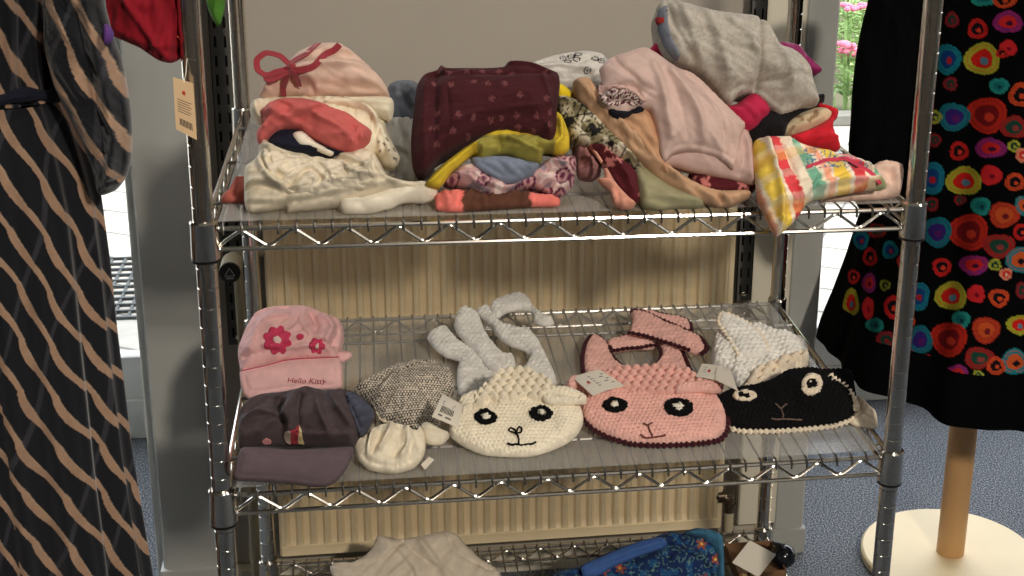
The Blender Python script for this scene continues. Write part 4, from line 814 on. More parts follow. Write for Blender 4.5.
# ---- tweed hat
def tweed(px, py, s, t):
    c = np.tile(lin((226, 214, 196)), (len(px), 1)); w, h = .0040, .0029; r = np.floor(t/h); u = np.mod(s/w+(r % 2)*.5, 1)-.5; v = np.mod(t/h, 1)-.5
    return mixc(c, (np.abs(u)+np.abs(v*.9)) > .50+.10*perlin(s*200, t*200), (30, 28, 34))
ptw = PL(405, 434, ZM, 48)
tw = garment('tweed_hat', [(352, 392), (364, 383), (378, 374), (394, 366), (408, 362), (422, 361), (436, 363), (446, 367), (451, 372), (455, 384), (453, 394), (444, 402), (440, 412), (440, 428), (432, 436), (420, 434), (406, 430), (392, 424), (380, 422), (374, 410), (368, 402), (358, 396)], ptw, F_PRINT, .040, .06, R=.045, wr=(.002, 20, 30, 2), zmin=ZM, res=.0010, colfn=tweed, seed=8,
    folds=[('r', 6, 6, [(360, 390), (385, 378), (412, 366)]), ('c', -8, 6, [(380, 390), (392, 376), (410, 366)]), ('s', 6, 10, [(382, 400), (392, 384), (412, 372), (432, 366)])])
tag(tw, 'black and cream flecked tweed hat behind the small bonnet', 'hat')
edging('scalloped_edge', ptw, [(370, 400), (376, 410), (381, 422), (392, 425)], .0016, KN('cream_yarn_edge', (220, 206, 180)), tw, .5, .012, False)
# ---- small cream bonnet
pb = PL(390, 474, ZM, 34); BON = fabric('cream_bonnet_cotton', (230, 218, 194), mottle=.12)
bn = garment('cream_bonnet', [(353, 441), (358, 438), (368, 434), (377, 427), (388, 424), (400, 424), (410, 430), (416, 431), (420, 426), (425, 434), (426, 444), (424, 455), (418, 464), (410, 470), (396, 474), (380, 473), (368, 469), (358, 460), (354, 450)], pb, BON, .013, .012, R=.02, wr=(.003, 45, 80, 2.5), zmin=ZM, res=.002, seed=4,
    folds=[('s', 5, 6, [(418, 462), (416, 448), (414, 438), (419, 428)]), ('r', 6, 3.5, [(392, 427), (388, 442), (380, 456)]), ('c', -5, 3, [(382, 430), (378, 446), (372, 458)]), ('c', -5, 3, [(400, 430), (400, 446), (394, 460)]), ('r', 5, 3.5, [(374, 432), (370, 448), (368, 458)]), ('r', 5, 4, [(408, 434), (408, 450), (402, 462)]), ('c', -1.5, 1.5, [(360, 456), (372, 466), (394, 470), (412, 464)])])
tag(bn, 'small cream baby bonnet at the shelf front beside the plum cap', 'bonnet')
garment('tie_end', [(422, 424), (430, 424), (440, 429), (449, 433), (449, 438), (443, 444), (434, 445), (426, 443), (422, 434)], pb.lifted(.002), BON, .010, .01, zmin=ZM, parent=None, folds=[('r', 3, 2, [(424, 430), (446, 436)])]).parent = bn
tg, _ = price_tag([(421, 465), (429, 457), (434, 460), (425, 470)], [('z', ZM+.006)]*4, bn); tg['label'] = 'small blank beige paper tag'
# ---- lamb bib
pL = PL(519, 458, ZM, 20); YC = KN('cream_wool', (240, 229, 206)); YW = KN('white_wool', (234, 230, 222)); YB = fabric('black_wool', (9, 9, 10), bump=.3, scale=500, sheen=0)
lamb = root('lamb_bib', tuple(at(518, 430, 'z', ZM)), 'cream crocheted lamb-face baby bib with white neck straps', 'bib')
pS = PL(519, 392, ZM, 10); st2 = st_knit(.0075, .0065, .0016)
ws = dict(front=.006, back=.004, R=.006, wr=(.0015, 30, 0, 2), fine=.0004, res=.0022, zmin=ZM, parent=lamb)
garment('neck_strap', [(427, 338), (436, 331), (446, 328), (452, 335), (462, 345), (474, 352), (486, 362), (484, 374), (470, 368), (456, 360), (444, 356), (434, 348)], pS, YW, stitch=st2, **ws)
garment('yoke', [(458, 366), (470, 364), (484, 364), (494, 360), (504, 356), (514, 358), (518, 372), (530, 372), (540, 366), (552, 372), (558, 388), (540, 398), (500, 404), (470, 402), (458, 394)], pS.lifted(-.002), YW, stitch=st2, **ws)
garment('neck_strap', [(454, 324), (458, 313), (464, 310), (478, 314), (486, 334), (496, 348), (508, 360), (500, 372), (488, 368), (474, 352), (464, 342), (456, 332)], pS.lifted(.010), YW, stitch=st2, **ws)
garment('neck_strap', [(476, 313), (486, 308), (494, 314), (500, 324), (516, 330), (530, 332), (540, 344), (548, 360), (556, 378), (550, 386), (530, 380), (518, 376), (526, 366), (530, 356), (522, 350), (510, 346), (498, 338), (490, 326)], pS.lifted(.006), YW, stitch=st2, **ws)
garment('neck_strap', [(490, 312), (492, 304), (506, 298), (520, 296), (530, 301), (534, 309), (542, 316), (552, 320), (554, 324), (544, 326), (534, 322), (530, 312), (520, 310), (508, 312), (498, 318)], pS.lifted(.012), YW, stitch=st2, **ws)
facep = [(449, 430), (452, 420), (462, 411), (470, 402), (480, 392), (494, 380), (506, 374), (518, 373), (532, 376), (546, 382), (556, 392), (566, 400), (578, 405), (583, 414), (583, 424), (578, 434), (567, 443), (552, 450), (536, 456), (519, 458), (502, 457), (486, 455), (472, 450), (460, 444), (451, 437)]
lf = garment('face', facep, pL, YC, .012, .006, R=.02, wr=(.0015, 14, 0, 1), fine=.0003, res=.0013, zmin=ZM, stitch=st_knit(.0052, .0050, .0015), parent=lamb)
garment('curly_fringe', [(472, 412), (474, 402), (482, 391), (494, 380), (506, 373), (520, 372), (536, 377), (548, 384), (556, 394), (550, 402), (538, 404), (524, 402), (512, 406), (500, 408), (490, 404), (482, 412)], pL.lifted(.010), YC, .006, .004, R=.006, wr=None, fine=.0003, res=.0013, zmin=ZM, stitch=st_knit(.0115, .011, .0055), parent=lamb)
garment('ear', [(541, 396), (543, 390), (554, 388), (566, 388), (578, 392), (587, 398), (586, 403), (576, 404), (562, 405), (550, 404), (544, 402)], pL.lifted(.020), YC, .007, .006, wr=None, res=.0015, zmin=ZM, stitch=st_knit(.006, .005, .0012), folds=[('c', -4, 3, [(548, 396), (562, 397), (578, 399)])], parent=lamb)
garment('ear', [(458, 402), (464, 396), (474, 392), (482, 394), (478, 404), (470, 412), (462, 414)], pL.lifted(.014), YC, .007, .006, wr=None, res=.0015, zmin=ZM, stitch=st_knit(.006, .005, .0012), parent=lamb)
def rsm(P):
    P = np.array(P)
    for _ in range(5): P = (np.roll(P, 1, 0)+2*P+np.roll(P, -1, 0))/4
    return P
def eye(base, cx, cy, rx, ry, rot, m1, m2, m3=None, k=.3):
    e = patch('eye', base, ell(cx, cy, rx, ry, rot), m1, .0030, .0012, base, dome=.002)
    P = rsm([hit(base, u, v, .0052)[0] for u, v in ell(cx, cy, rx*.84, ry*.84, rot, 30)]); s = MB().tube(P, rope_r(30, .0022, 3, .25), 6, True); o = s.build('eye_rim', m1); o.parent = e
    if m3: q = patch('eye_hole', base, ell(cx, cy, rx*.45, ry*.45, rot), m3, .0056, .001, None); q.parent = e
    p = patch('pupil', base, ell(cx, cy, rx*k, ry*k*1.1, rot, 8), m2, .0066, .001, None, dome=.001); p.parent = e; return e
WYARN = KN('white_yarn', (240, 232, 214))
eye(lf, 485.5, 417, 11, 7.2, .1, YB, WYARN); eye(lf, 541, 413.5, 11, 7.2, -.05, YB, WYARN)
surf_tube('nose', lf, [(517, 437), (517, 433), (512, 432), (508, 430), (510, 427.5), (514, 429), (518, 434), (521, 433), (523, 428), (520, 426.5), (517, 429), (518, 435)], .0013, YB, lf, .002, False, 4, .1)
surf_tube('mouth', lf, [(507.5, 443.5), (513, 445), (520, 445), (530, 443.5), (537, 442)], .0014, YB, lf, .002, False, 4, .1); surf_tube('mouth', lf, [(518, 437), (519, 444)], .0012, YB, lf, .002)
t, qd = price_tag([(443, 394), (463, 405), (458, 428), (432, 417)], [('z', ZM+.085), ('z', ZM+.080), ('z', ZM+.050), ('z', ZM+.060)], lamb, bend=.003)
qd('barcode', [(.22+.055*i, .42, .22+.055*i+.03, .68) for i in range(10)], INK); qd('small_print', [(.2, .22, .75, .26), (.2, .31, .7, .34), (.2, .78, .38, .84), (.5, .78, .72, .85)], plain('grey_print_ink', (110, 100, 100), .8))
s = MB().tube([at(462, 405, 'z', ZM+.079), at(470, 403, 'z', ZM+.05), at(478, 407, 'z', ZM+.022)], .0006, 5); o = s.build('tag_thread', WYARN); o.parent = t
# ---- pink bib
pP = PL(650, 446, ZM, 20); YP = KN('salmon_pink_wool', (232, 180, 168)); YM = KN('maroon_wool', (60, 18, 26), .3); YBR = KN('brown_thread', (110, 62, 54), .3)
pig = root('pink_animal_bib', tuple(at(655, 420, 'z', ZM)), 'salmon pink crocheted animal-face bib with maroon edging and neck strap', 'bib')
st3 = st_knit(.0075, .0065, .0016); pQ = PL(650, 372, ZM, 8); ws['parent'] = pig
fp = [(577, 392), (580, 384), (590, 376), (604, 372), (625, 370), (650, 370), (672, 371), (690, 374), (704, 384), (714, 394), (722, 406), (726, 418), (725, 432), (716, 440), (700, 444), (678, 446), (655, 446), (632, 444), (610, 438), (594, 430), (584, 420), (580, 408)]
pgf = garment('face', fp, pP, YP, .012, .006, R=.02, wr=(.0015, 14, 0, 1), fine=.0003, res=.0013, zmin=ZM, stitch=st_knit(.0056, .0052, .0016), parent=pig)
garment('puff_fringe', [(592, 392), (598, 382), (612, 374), (640, 371), (668, 371), (690, 376), (704, 388), (698, 396), (676, 398), (650, 398), (632, 396), (616, 394), (602, 396)], pP.lifted(.009), YP, .006, .004, R=.006, wr=None, fine=.0003, res=.0013, zmin=ZM, stitch=st_knit(.0115, .010, .0052), parent=pig)
edging('edging', pP, [(582, 416), (588, 425), (598, 433), (612, 439), (632, 445), (655, 448), (680, 448), (702, 446), (718, 442), (726, 433), (728, 418), (723, 405), (714, 393)], .0036, YM, pig, .4, .001, False, 5)
# ring round the neck opening
def band(pts_out, pts_in): return pts_out+pts_in[::-1]
garment('neck_band', band([(584, 372), (583, 360), (586, 346), (592, 337), (600, 340), (608, 346), (611, 354), (615, 362), (622, 368), (634, 375)], [(600, 378), (592, 378)][::-1]), pQ.lifted(.004), YP, stitch=st3, **ws)
garment('neck_band', [(606, 345), (616, 340), (632, 337), (646, 336), (654, 340), (658, 346), (650, 349), (640, 349), (628, 350), (616, 352), (610, 352)], pQ.lifted(.003), YP, stitch=st3, **ws)
garment('neck_band', [(654, 340), (664, 344), (676, 348), (682, 356), (686, 366), (690, 378), (676, 380), (660, 378), (642, 376), (650, 370), (659, 362), (661, 354), (658, 347)], pQ.lifted(.004), YP, stitch=st3, **ws)
edging('edging', pQ.lifted(.007), [(609, 348), (611, 355), (616, 362), (622, 367), (632, 371), (641, 375), (650, 371), (658, 364), (661, 356), (658, 347), (650, 347), (640, 349), (626, 350), (614, 352)], .0026, YM, pig, .4, .003, True)
edging('edging', pQ.lifted(.005), [(583, 374), (582, 360), (585, 346), (592, 337), (600, 339), (609, 346), (620, 339), (636, 336), (650, 337), (666, 343), (680, 350), (686, 362), (692, 376)], .0030, YM, pig, .4, .003, False)
garment('neck_strap', [(630, 312), (642, 314), (656, 320), (672, 327), (688, 334), (700, 340), (706, 350), (700, 355), (690, 352), (676, 347), (660, 342), (644, 337), (630, 334), (632, 322)], pQ.lifted(.016), YP, stitch=st3, **ws)
garment('neck_strap', [(634, 313), (650, 314), (668, 318), (680, 320), (689, 324), (691, 332), (686, 337), (672, 332), (656, 326), (642, 320)], pQ.lifted(.010), YP, stitch=st3, **ws)
edging('edging', pQ.lifted(.020), [(630, 312), (642, 313), (656, 319), (672, 326), (688, 333), (700, 339), (707, 350), (701, 356)], .0032, YM, pig, .4, .003, False)
edging('edging', pQ.lifted(.020), [(628, 334), (644, 337), (660, 342), (676, 347), (690, 352)], .0028, YM, pig, .4, .003, False)
edging('edging', pQ.lifted(.012), [(632, 312), (650, 313), (668, 317), (682, 320), (690, 325), (691, 333), (686, 337)], .0030, YM, pig, .4, .003, False)
garment('ear', [(674, 388), (684, 384), (700, 383), (712, 378), (720, 378), (724, 384), (722, 391), (712, 393), (700, 392), (686, 393), (676, 393)], pP.lifted(.020), YP, .008, .006, wr=None, res=.0015, zmin=ZM, stitch=st_knit(.006, .005, .0014), parent=pig)
garment('ear', [(566, 384), (572, 378), (582, 378), (592, 384), (600, 392), (592, 397), (584, 390), (576, 388), (570, 392)], pP.lifted(.016), YP, .008, .006, wr=None, res=.0015, zmin=ZM, stitch=st_knit(.006, .005, .0014), parent=pig)
eye(pgf, 615, 405, 12, 7, .0, YB, WYARN); eye(pgf, 678.5, 407.5, 14.5, 9, .12, YB, WYARN)
surf_tube('nose', pgf, [(643, 423), (648, 425), (653, 422)], .0012, YBR, pgf, .002); surf_tube('nose', pgf, [(648, 425), (650, 430), (652, 435)], .0012, YBR, pgf, .002)
surf_tube('mouth', pgf, [(639, 434), (646, 437), (655, 437.5), (666, 435.5)], .0014, YBR, pgf, .002)
t, qd = price_tag([(573, 378), (600, 370), (625, 386), (593, 396)], [('z', ZM+.062), ('z', ZM+.078), ('z', ZM+.074), ('z', ZM+.060)], pig, bend=.002)
qd('small_print', [(.40, .2+.12*i, .92-.1*(i % 2), .25+.12*i) for i in range(5)], plain('faded_grey_ink', (150, 140, 132), .8)); qd('red_mark', [(.22, .38, .30, .50)], HEART)
# ---- black sheep bib
pK = PL(765, 432, ZM, 20); YK = fabric('black_chunky_wool', (9, 9, 11), bump=.3, scale=500, sheen=0); YV = KN('ivory_chunky_wool', (238, 222, 198)); shp = root('black_sheep_bib', tuple(at(780, 410, 'z', ZM)), 'black-faced crocheted sheep bib with white woolly top and ivory edging', 'bib')
fk = [(712, 404), (722, 396), (740, 390), (762, 386), (786, 374), (805, 371), (822, 372), (846, 373), (853, 378), (855, 390), (857, 402), (854, 415), (842, 422), (824, 426), (800, 429), (778, 431), (758, 431), (738, 429), (724, 424), (716, 414)]
kf = garment('face', fk, pK, YK, .012, .006, R=.02, wr=(.0015, 14, 0, 1), fine=.0003, res=.0014, zmin=ZM, stitch=st_knit(.0060, .0056, .0018), parent=shp)
edging('edging', pK, [(830, 383), (840, 390), (848, 398), (856, 404), (858, 414), (850, 421), (832, 427), (805, 431), (780, 433), (756, 433), (738, 431), (726, 427)], .0034, YV, shp, .45, .001, False, 5)
wt = PL(760, 388, ZM, 22); ws['parent'] = shp
garment('woolly_top', [(712, 364), (712, 348), (716, 334), (722, 330), (736, 330), (752, 328), (764, 330), (778, 334), (792, 338), (804, 343), (808, 352), (807, 364), (797, 368), (786, 375), (772, 382), (760, 389), (748, 392), (738, 388), (728, 376)], wt, YW, .014, .008, R=.014, wr=(.003, 16, 0, 1), fine=.0004, res=.0016, zmin=ZM, stitch=st_knit(.0080, .0070, .0022), parent=shp)
garment('puff_fringe', [(742, 392), (750, 378), (764, 370), (784, 362), (806, 356), (808, 365), (798, 369), (786, 376), (772, 383), (760, 390), (750, 394)], wt.lifted(.008), YV, .010, .006, R=.009, wr=None, fine=.0003, res=.0016, zmin=ZM, stitch=st_knit(.0150, .013, .0060), parent=shp)
pt = garment('neck_strap', [(718, 326), (720, 316), (728, 316), (740, 320), (752, 328), (762, 338), (768, 350), (764, 358), (748, 358), (738, 354), (732, 344), (724, 334)], wt.lifted(.018), YW, stitch=st_knit(.0075, .0065, .0016), **ws)
edging('edging', wt.lifted(.020), [(738, 358), (732, 346), (724, 334), (718, 324), (721, 315), (732, 317), (748, 325), (760, 336), (768, 350)], .0026, YV, shp, .45, .004, False, 5)
for (u0, v0) in ((772, 332), (786, 338)):
    pass
def ring_eye(cx, cy, rx, ry, rot):
    e = patch('eye', kf, ell(cx, cy, rx, ry, rot), YV, .0035, .0012, kf, dome=.0015); q = patch('eye_hole', kf, ell(cx+.5, cy+.5, rx*.42, ry*.42, rot), YB, .0062, .001, None); q.parent = e
    P = rsm([hit(kf, u, v, .0056)[0] for u, v in ell(cx, cy, rx*.74, ry*.74, rot, 30)]); s = MB().tube(P, rope_r(30, .0026, 4, .3), 6, True); o = s.build('eye_rim', YV); o.parent = e
ring_eye(744.5, 395.5, 12, 5.5, -.05); ring_eye(811.5, 384.5, 10, 11, .4)
edging('edging', pK, [(829, 382), (834, 387), (842, 392), (849, 400), (853, 408), (855, 416)], .0038, YV, shp, .45, .014, False, 5)
GTH = KN('grey_brown_thread', (112, 92, 82), .2)
surf_tube('nose', kf, [(775, 404), (781, 409), (786, 403)], .0011, GTH, kf, .002); surf_tube('nose', kf, [(781, 409), (783, 418)], .0011, GTH, kf, .002); surf_tube('mouth', kf, [(773, 419.5), (786, 419), (800, 419)], .0011, GTH, kf, .002)
garment('cream_side', [(856, 398), (862, 400), (870, 408), (877, 416), (877, 430), (868, 431), (858, 428), (850, 423), (858, 414)], pK.lifted(-.001), YV, .010, .004, wr=(.003, 40, 0, 1), res=.002, zmin=ZM, parent=shp)
t, qd = price_tag([(702, 364), (723, 367), (717, 381), (696, 377)], [('z', ZM+.062)]*4, shp, bend=.001)
qd('small_print', [(.2, .25+.16*i, .85, .29+.16*i) for i in range(3)], plain('pale_grey_ink', (150, 146, 140), .8)); qd('red_mark', [(.42, .4, .54, .6)], HEART)
t, qd = price_tag([(717, 366), (731, 371), (738, 391), (715, 380)], [('z', ZM+.064)]*4, shp); t['label'] = 'folded plain white tag'
# ================================================================== bottom shelf
pz = PL(410, 582, ZL, 48, dy=-.03)
tag(garment('white_cloth', [(330, 567), (340, 562), (352, 562), (364, 556), (372, 548), (378, 536), (390, 537), (400, 539), (420, 536), (446, 531), (456, 534), (466, 545), (480, 558), (496, 568), (502, 578), (500, 610), (420, 625), (350, 610), (336, 585)], pz, fabric('off_white_cotton', (222, 208, 188)), .022, .05, R=.02, wr=(.003, 20, 50, 3), zmin=ZL, seed=44,
    folds=[('s', 5, 10, [(382, 540), (396, 552), (412, 572), (420, 590)]), ('s', 6, 10, [(335, 566), (360, 566), (384, 560), (400, 545)]), ('r', 5, 8, [(420, 545), (440, 570), (460, 590)]), ('c', -4, 4, [(446, 534), (458, 556), (490, 572)]), ('c', -4, 5, [(404, 545), (420, 560), (440, 572)])]), 'folded off-white cloth on the bottom shelf', 'clothes')
def blue_col(px, py, s, t):
    c = np.tile(lin((28, 48, 92)), (len(px), 1)); d, r, ax, ay = cells(s, t, .028, 2); w1 = perlin(s*60, t*60)
    mixc(c, w1 > .25, (34, 80, 126)); mixc(c, np.abs(perlin(s*80+3, t*80)) < .06, (96, 134, 130)); a = np.arctan2(ay, ax); mixc(c, (d < .26+.1*np.cos(a*5)) & (r > .5), (160, 84, 70)); mixc(c, (d < .08) & (r > .5), (240, 200, 90)); return c
pbg = PL(660, 600, ZL, 55, dy=-.03)
bl = garment('blue_floral_swimsuit', [(548, 580), (556, 572), (580, 566), (600, 556), (624, 546), (650, 539), (668, 532), (690, 534), (706, 532), (716, 536), (722, 550), (724, 580), (720, 620), (640, 635), (560, 615)], pbg, F_PRINT, .035, .07, R=.04, wr=(.004, 24, 20, 3), zmin=ZL, colfn=blue_col, res=.0022, seed=50,
    folds=[('r', 6, 5, [(668, 560), (680, 552), (700, 560), (712, 580)]), ('s', 6, 9, [(560, 578), (620, 560), (668, 545)])])
tag(bl, 'blue swim clothing with orange flowers piled on the bottom shelf', 'clothes')
garment('folded_panel', [(581, 568), (586, 563), (612, 552), (640, 541), (660, 537), (667, 542), (664, 548), (640, 556), (612, 568), (596, 577), (584, 577)], pbg.lifted(.040), fabric('mid_blue_nylon', (64, 98, 160), rough=.6), .007, .02, wr=(.001, 20, 20, 3), folds=[('s', 3, 4, [(584, 572), (620, 557), (664, 543)])], parent=None).parent = bl
tag(garment('denim_blue_cloth', [(684, 534), (696, 528), (712, 530), (722, 536), (724, 560), (724, 600), (712, 600), (716, 560), (706, 542)], pbg.lifted(.02), fabric('teal_denim', (62, 110, 138)), .02, .03, wr=(.003, 40, 90, 3), zmin=ZL), 'teal denim cloth at the right side of the blue swim clothing', 'clothes')
# paper carrier bag, square tag, dark bulb
BAGM = plain('brown_kraft_paper', (126, 92, 62), .8, mottle=.15)
b0 = at(755, 556, 'y', .46); s = MB(); x0, x1, y0, y1, z0, z1 = b0[0]-.045, b0[0]+.040, .40, .50, ZL, b0[2]+.005
for (a0, c0, a1, c1) in ((x0, y0, x1, y0+.0015), (x0, y1-.0015, x1, y1), (x0, y0, x0+.0015, y1), (x1-.0015, y0, x1, y1)): s.box(a0, c0, z0, a1, c1, z1)
s.box(x0, y0, z0, x1, y1, z0+.002)
bag = root('paper_bag', ((x0+x1)/2, (y0+y1)/2, ZL), 'open brown paper bag beside the blue clothes on the bottom shelf', 'bag'); keep(s.build('bag_body', BAGM, smooth=False), bag)
s = MB(); hp = [(x0+.012, y0-.001, z1-.03), (x0+.010, y0-.002, z1+.022), (x0+.016, y0-.002, z1+.036), (x0+.024, y0-.002, z1+.022), (x0+.026, y0-.001, z1-.03)]
s.strip(spline(hp, .004, False), (0, -1, 0), .008, .0012); keep(s.build('bag_handle', plain('tan_paper_tape', (176, 146, 106), .8)), bag)
t, qd = price_tag([(749.6, 540), (776, 554.5), (758.5, 577), (732, 562.5)], [('y', .375)]*4, None)
tag(t, 'plain square cream card tag hanging tilted beside the bag on the bottom shelf', 'tag'); t.name = 'square_card'
bb = at(783, 556, 'y', .44); s = MB(); s.blob(tuple(bb), .023, .023, .021, 24, 14)
rs = root('rubber_bulb', tuple(bb), 'glossy dark rubber ball at the right end of the bottom shelf', 'ball'); keep(s.build('ball', plain('glossy_black_rubber', (20, 22, 28), .15)), rs); s = MB().tube([bb+[-.004, -.005, .016], bb+[-.010, -.01, .030], bb+[-.024, -.01, .034]], .004, 8); keep(s.build('neck', BLACKP), rs)
# ================================================================== dress at the left
DRESS = fabric('striped_chiffon', None, rough=.8, sheen=.3, bump=.2)
def chain(x, z):
    s_, t_ = x, z; ph = (t_/.066+s_*5)
    tr = np.abs(np.mod(ph, 1)-.5)*4-1; k = np.mod((s_+t_/2.0)/.034+.17*(.6*tr+.4*np.sin(2*np.pi*ph))+(.35*perlin(s_*7, t_*5)), 1); wd = .17+.15*(.5+.5*np.sin(2*np.pi*ph+1.2))
    c = np.tile(lin((14, 15, 22)), (len(s_), 1)); mixc(c, k < wd, (158, 126, 102)); mixc(c, (np.abs(k-wd) < .03), (186, 160, 134), .4)
    g = np.mod((s_-t_/2.6)/.074+.5*perlin(s_*6, t_*6), 1); mixc(c, (g < .09) & (k > wd), (80, 80, 86), .3); return c
def turned(name, Yc, cx, edge, side, dr, nfold, famp, mat, colf, parent, n=420, rs=.0022, grow=1., ph=0):
    """skirt or bodice: rings whose radius comes from the silhouette edge, with hanging folds"""
    E_ = np.array([at(u, v, 'y', Yc) for u, v in edge]); z = E_[:, 2]; r = (E_[:, 0]-cx)*side*grow
    zz_ = np.arange(z.max(), z.min(), -rs); o_ = np.argsort(z); rr_ = np.interp(zz_, z[o_], r[o_])
    for _ in range(12): rr_[1:-1] = (rr_[:-2]+rr_[1:-1]*2+rr_[2:])/4
    th = np.arange(n)/n*2*np.pi; A, Z = np.meshgrid(th, zz_); Rr = np.repeat(rr_[:, None], n, 1)
    dep = (Z.max()-Z)/(Z.max()-Z.min()+1e-9)*(1-ph)+ph
    f = 1+famp(dep)*(np.sin(A*nfold+1.5*np.sin(A*2)+dep*1.2)+.5*np.sin(A*(nfold*1.7//1)+2+dep*2)+.25*np.sin(A*nfold*3+1))
    f = np.where(True, f-famp(dep)*.9, f)
    X = cx+Rr*f*np.cos(A)*1.0; Y = Yc+Rr*f*np.sin(A)*dr; V = np.stack([X.ravel(), Y.ravel(), Z.ravel()], 1); F = []
    nr = len(zz_); idx = np.arange(nr*n).reshape(nr, n); a = idx[:-1]; b = idx[1:]; F = np.stack([a.ravel(), np.roll(b, 0, 1).ravel(), np.roll(b, -1, 1).ravel(), np.roll(a, -1, 1).ravel()], 1)
    Aw = np.mod(A+np.pi*.5, 2*np.pi)-np.pi; c = colf(V, (Aw*.15).ravel(), Z.ravel())
    return mesh_obj(name, V, [tuple(q) for q in F.tolist()], mat, parent, c)
YD = .03; cxL = at(12, 300, 'y', YD)[0]
dl = root('striped_dress', (cxL, YD, FL), 'navy dress with wavy tan chain stripes hanging at the far left', 'dress')
turned('skirt', YD, cxL, [(66, 97), (74, 112), (84, 140), (93, 168), (101, 196), (110, 262), (117, 330), (124, 385), (131, 442), (142, 510), (154, 580), (166, 660), (176, 740)], 1, .8, 11, lambda d: .02+.05*d, DRESS, lambda V, s, t: chain(V[:, 0]*.9+s*.15, t), dl, n=760, rs=.0015)
turned('bodice', YD, cxL, [(60, -60), (60, 0), (57, 40), (60, 70), (66, 96)], 1, .8, 16, lambda d: .012+.03*d, DRESS, lambda V, s, t: chain((V[:, 0])*1.1+.01, t*.8+.02), dl, n=420)
wz = at(30, 97, 'y', YD-.05)[2]; s = MB(); rw = at(67, 97, 'y', YD)[0]-cxL
ring = [(cxL+rw*1.0*math.cos(a), YD+rw*.84*math.sin(a), wz+.004*math.sin(a*5)) for a in np.arange(60)/60*2*math.pi]; s.tube(ring, rope_r(60, .0075, 5, .25), 8, True)
keep(s.build('waistband', fabric('navy_gathered_chiffon', (26, 27, 40))), dl)
slv = garment('sleeve', [(48, -30), (98, -30), (106, 10), (114, 40), (122, 62), (130, 105), (132, 130), (131, 160), (126, 178), (116, 190), (103, 195), (97, 190), (93, 172), (84, 145), (70, 118), (54, 84), (44, 40)], Plane(at(110, 150, 'y', -.045), 84), DRESS, .030, .04, R=.03, wr=(.003, 22, -60, 3), zmin=None, parent=dl, res=.0015,
    colfn=lambda px, py, s, t: chain(s*1.0+.013, t*.9), folds=[('r', 6, 7, [(90, 0), (104, 60), (118, 130), (112, 180)]), ('c', -6, 5, [(80, 10), (96, 80), (108, 150)]), ('c', -4, 4, [(100, 190), (108, 180), (124, 176)])])
# red garment and purple cloth above the pillar
rg = garment('red_hanging_blouse', [(100, -30), (200, -30), (192, 0), (190, 22), (190, 46), (183, 57), (172, 63), (160, 61), (150, 55), (140, 48), (124, 41), (112, 35), (106, 22), (104, 0)], Plane(at(160, 40, 'y', .02), 84), fabric('crimson_jersey', (140, 22, 36)), .025, .03, R=.02, wr=(.004, 28, 80, 3), zmin=None, seed=61,
    folds=[('r', 5, 5, [(130, 0), (150, 30), (170, 58)]), ('c', -5, 4, [(170, 0), (176, 30), (180, 52)]), ('s', 4, 6, [(108, 26), (130, 38), (150, 46), (186, 48)])])
tag(rg, 'crimson red blouse end hanging at the top left beside the chrome post', 'clothes')
garment('dark_lining', [(178, -30), (200, -30), (192, 0), (190, 24), (189, 40), (182, 30), (180, 0)], Plane(at(160, 40, 'y', .02), 84, 0, .022), F_NAVY, .008, .006, wr=(.003, 40, 80, 3), parent=None).parent = rg
ribbon('orange_strings', rg, [(178, 34), (183, 42), (186, 50), (188, 46)], .003, .004, fabric('orange_string', (220, 90, 60)), rg)
tag(garment('purple_cloth_corner', [(104, 24), (110, 26), (114, 34), (112, 42), (106, 46), (102, 38)], Plane(at(160, 40, 'y', -.085), 84), fabric('purple_cotton', (96, 60, 128)), .008, .01, wr=(.003, 60, 80, 3)), 'small purple cloth corner under the crimson blouse at top left', 'clothes')
tag(garment('green_cloth', [(204, -30), (228, -30), (226, -5), (224, 12), (219, 27), (213, 20), (207, 4)], Plane(at(215, 10, 'y', .12), 84), fabric('leaf_green_cotton', (70, 120, 40)), .008, .01, wr=(.003, 60, 80, 3)), 'leaf green cloth end hanging behind the left chrome post', 'clothes')
tgl, qd = price_tag([(173, 77), (193, 83), (197, 140), (176, 129)], [('y', -.030)]*4, None)
tag(tgl, 'beige cardboard price tag with barcode hanging by the left chrome post', 'price tag'); tgl.name = 'hanging_price_tag'; tgl.data.materials[0] = PAPER2
qd('small_print', [(.15, .38+.045*i, .85-.1*(i % 2), .395+.045*i) for i in range(6)], plain('brown_print_ink', (130, 110, 92), .8)); qd('barcode', [(.22+.07*i, .74, .22+.07*i+.04, .87) for i in range(9)], INK); qd('red_mark', [(.42, .2, .58, .27)], HEART)
s = MB().tube([at(184, 82, 'y', -.031), at(186, 72, 'y', -.02), at(187, 58, 'y', -.01)], .0005, 5); o = s.build('tag_thread', WYARN); o.parent = tgl
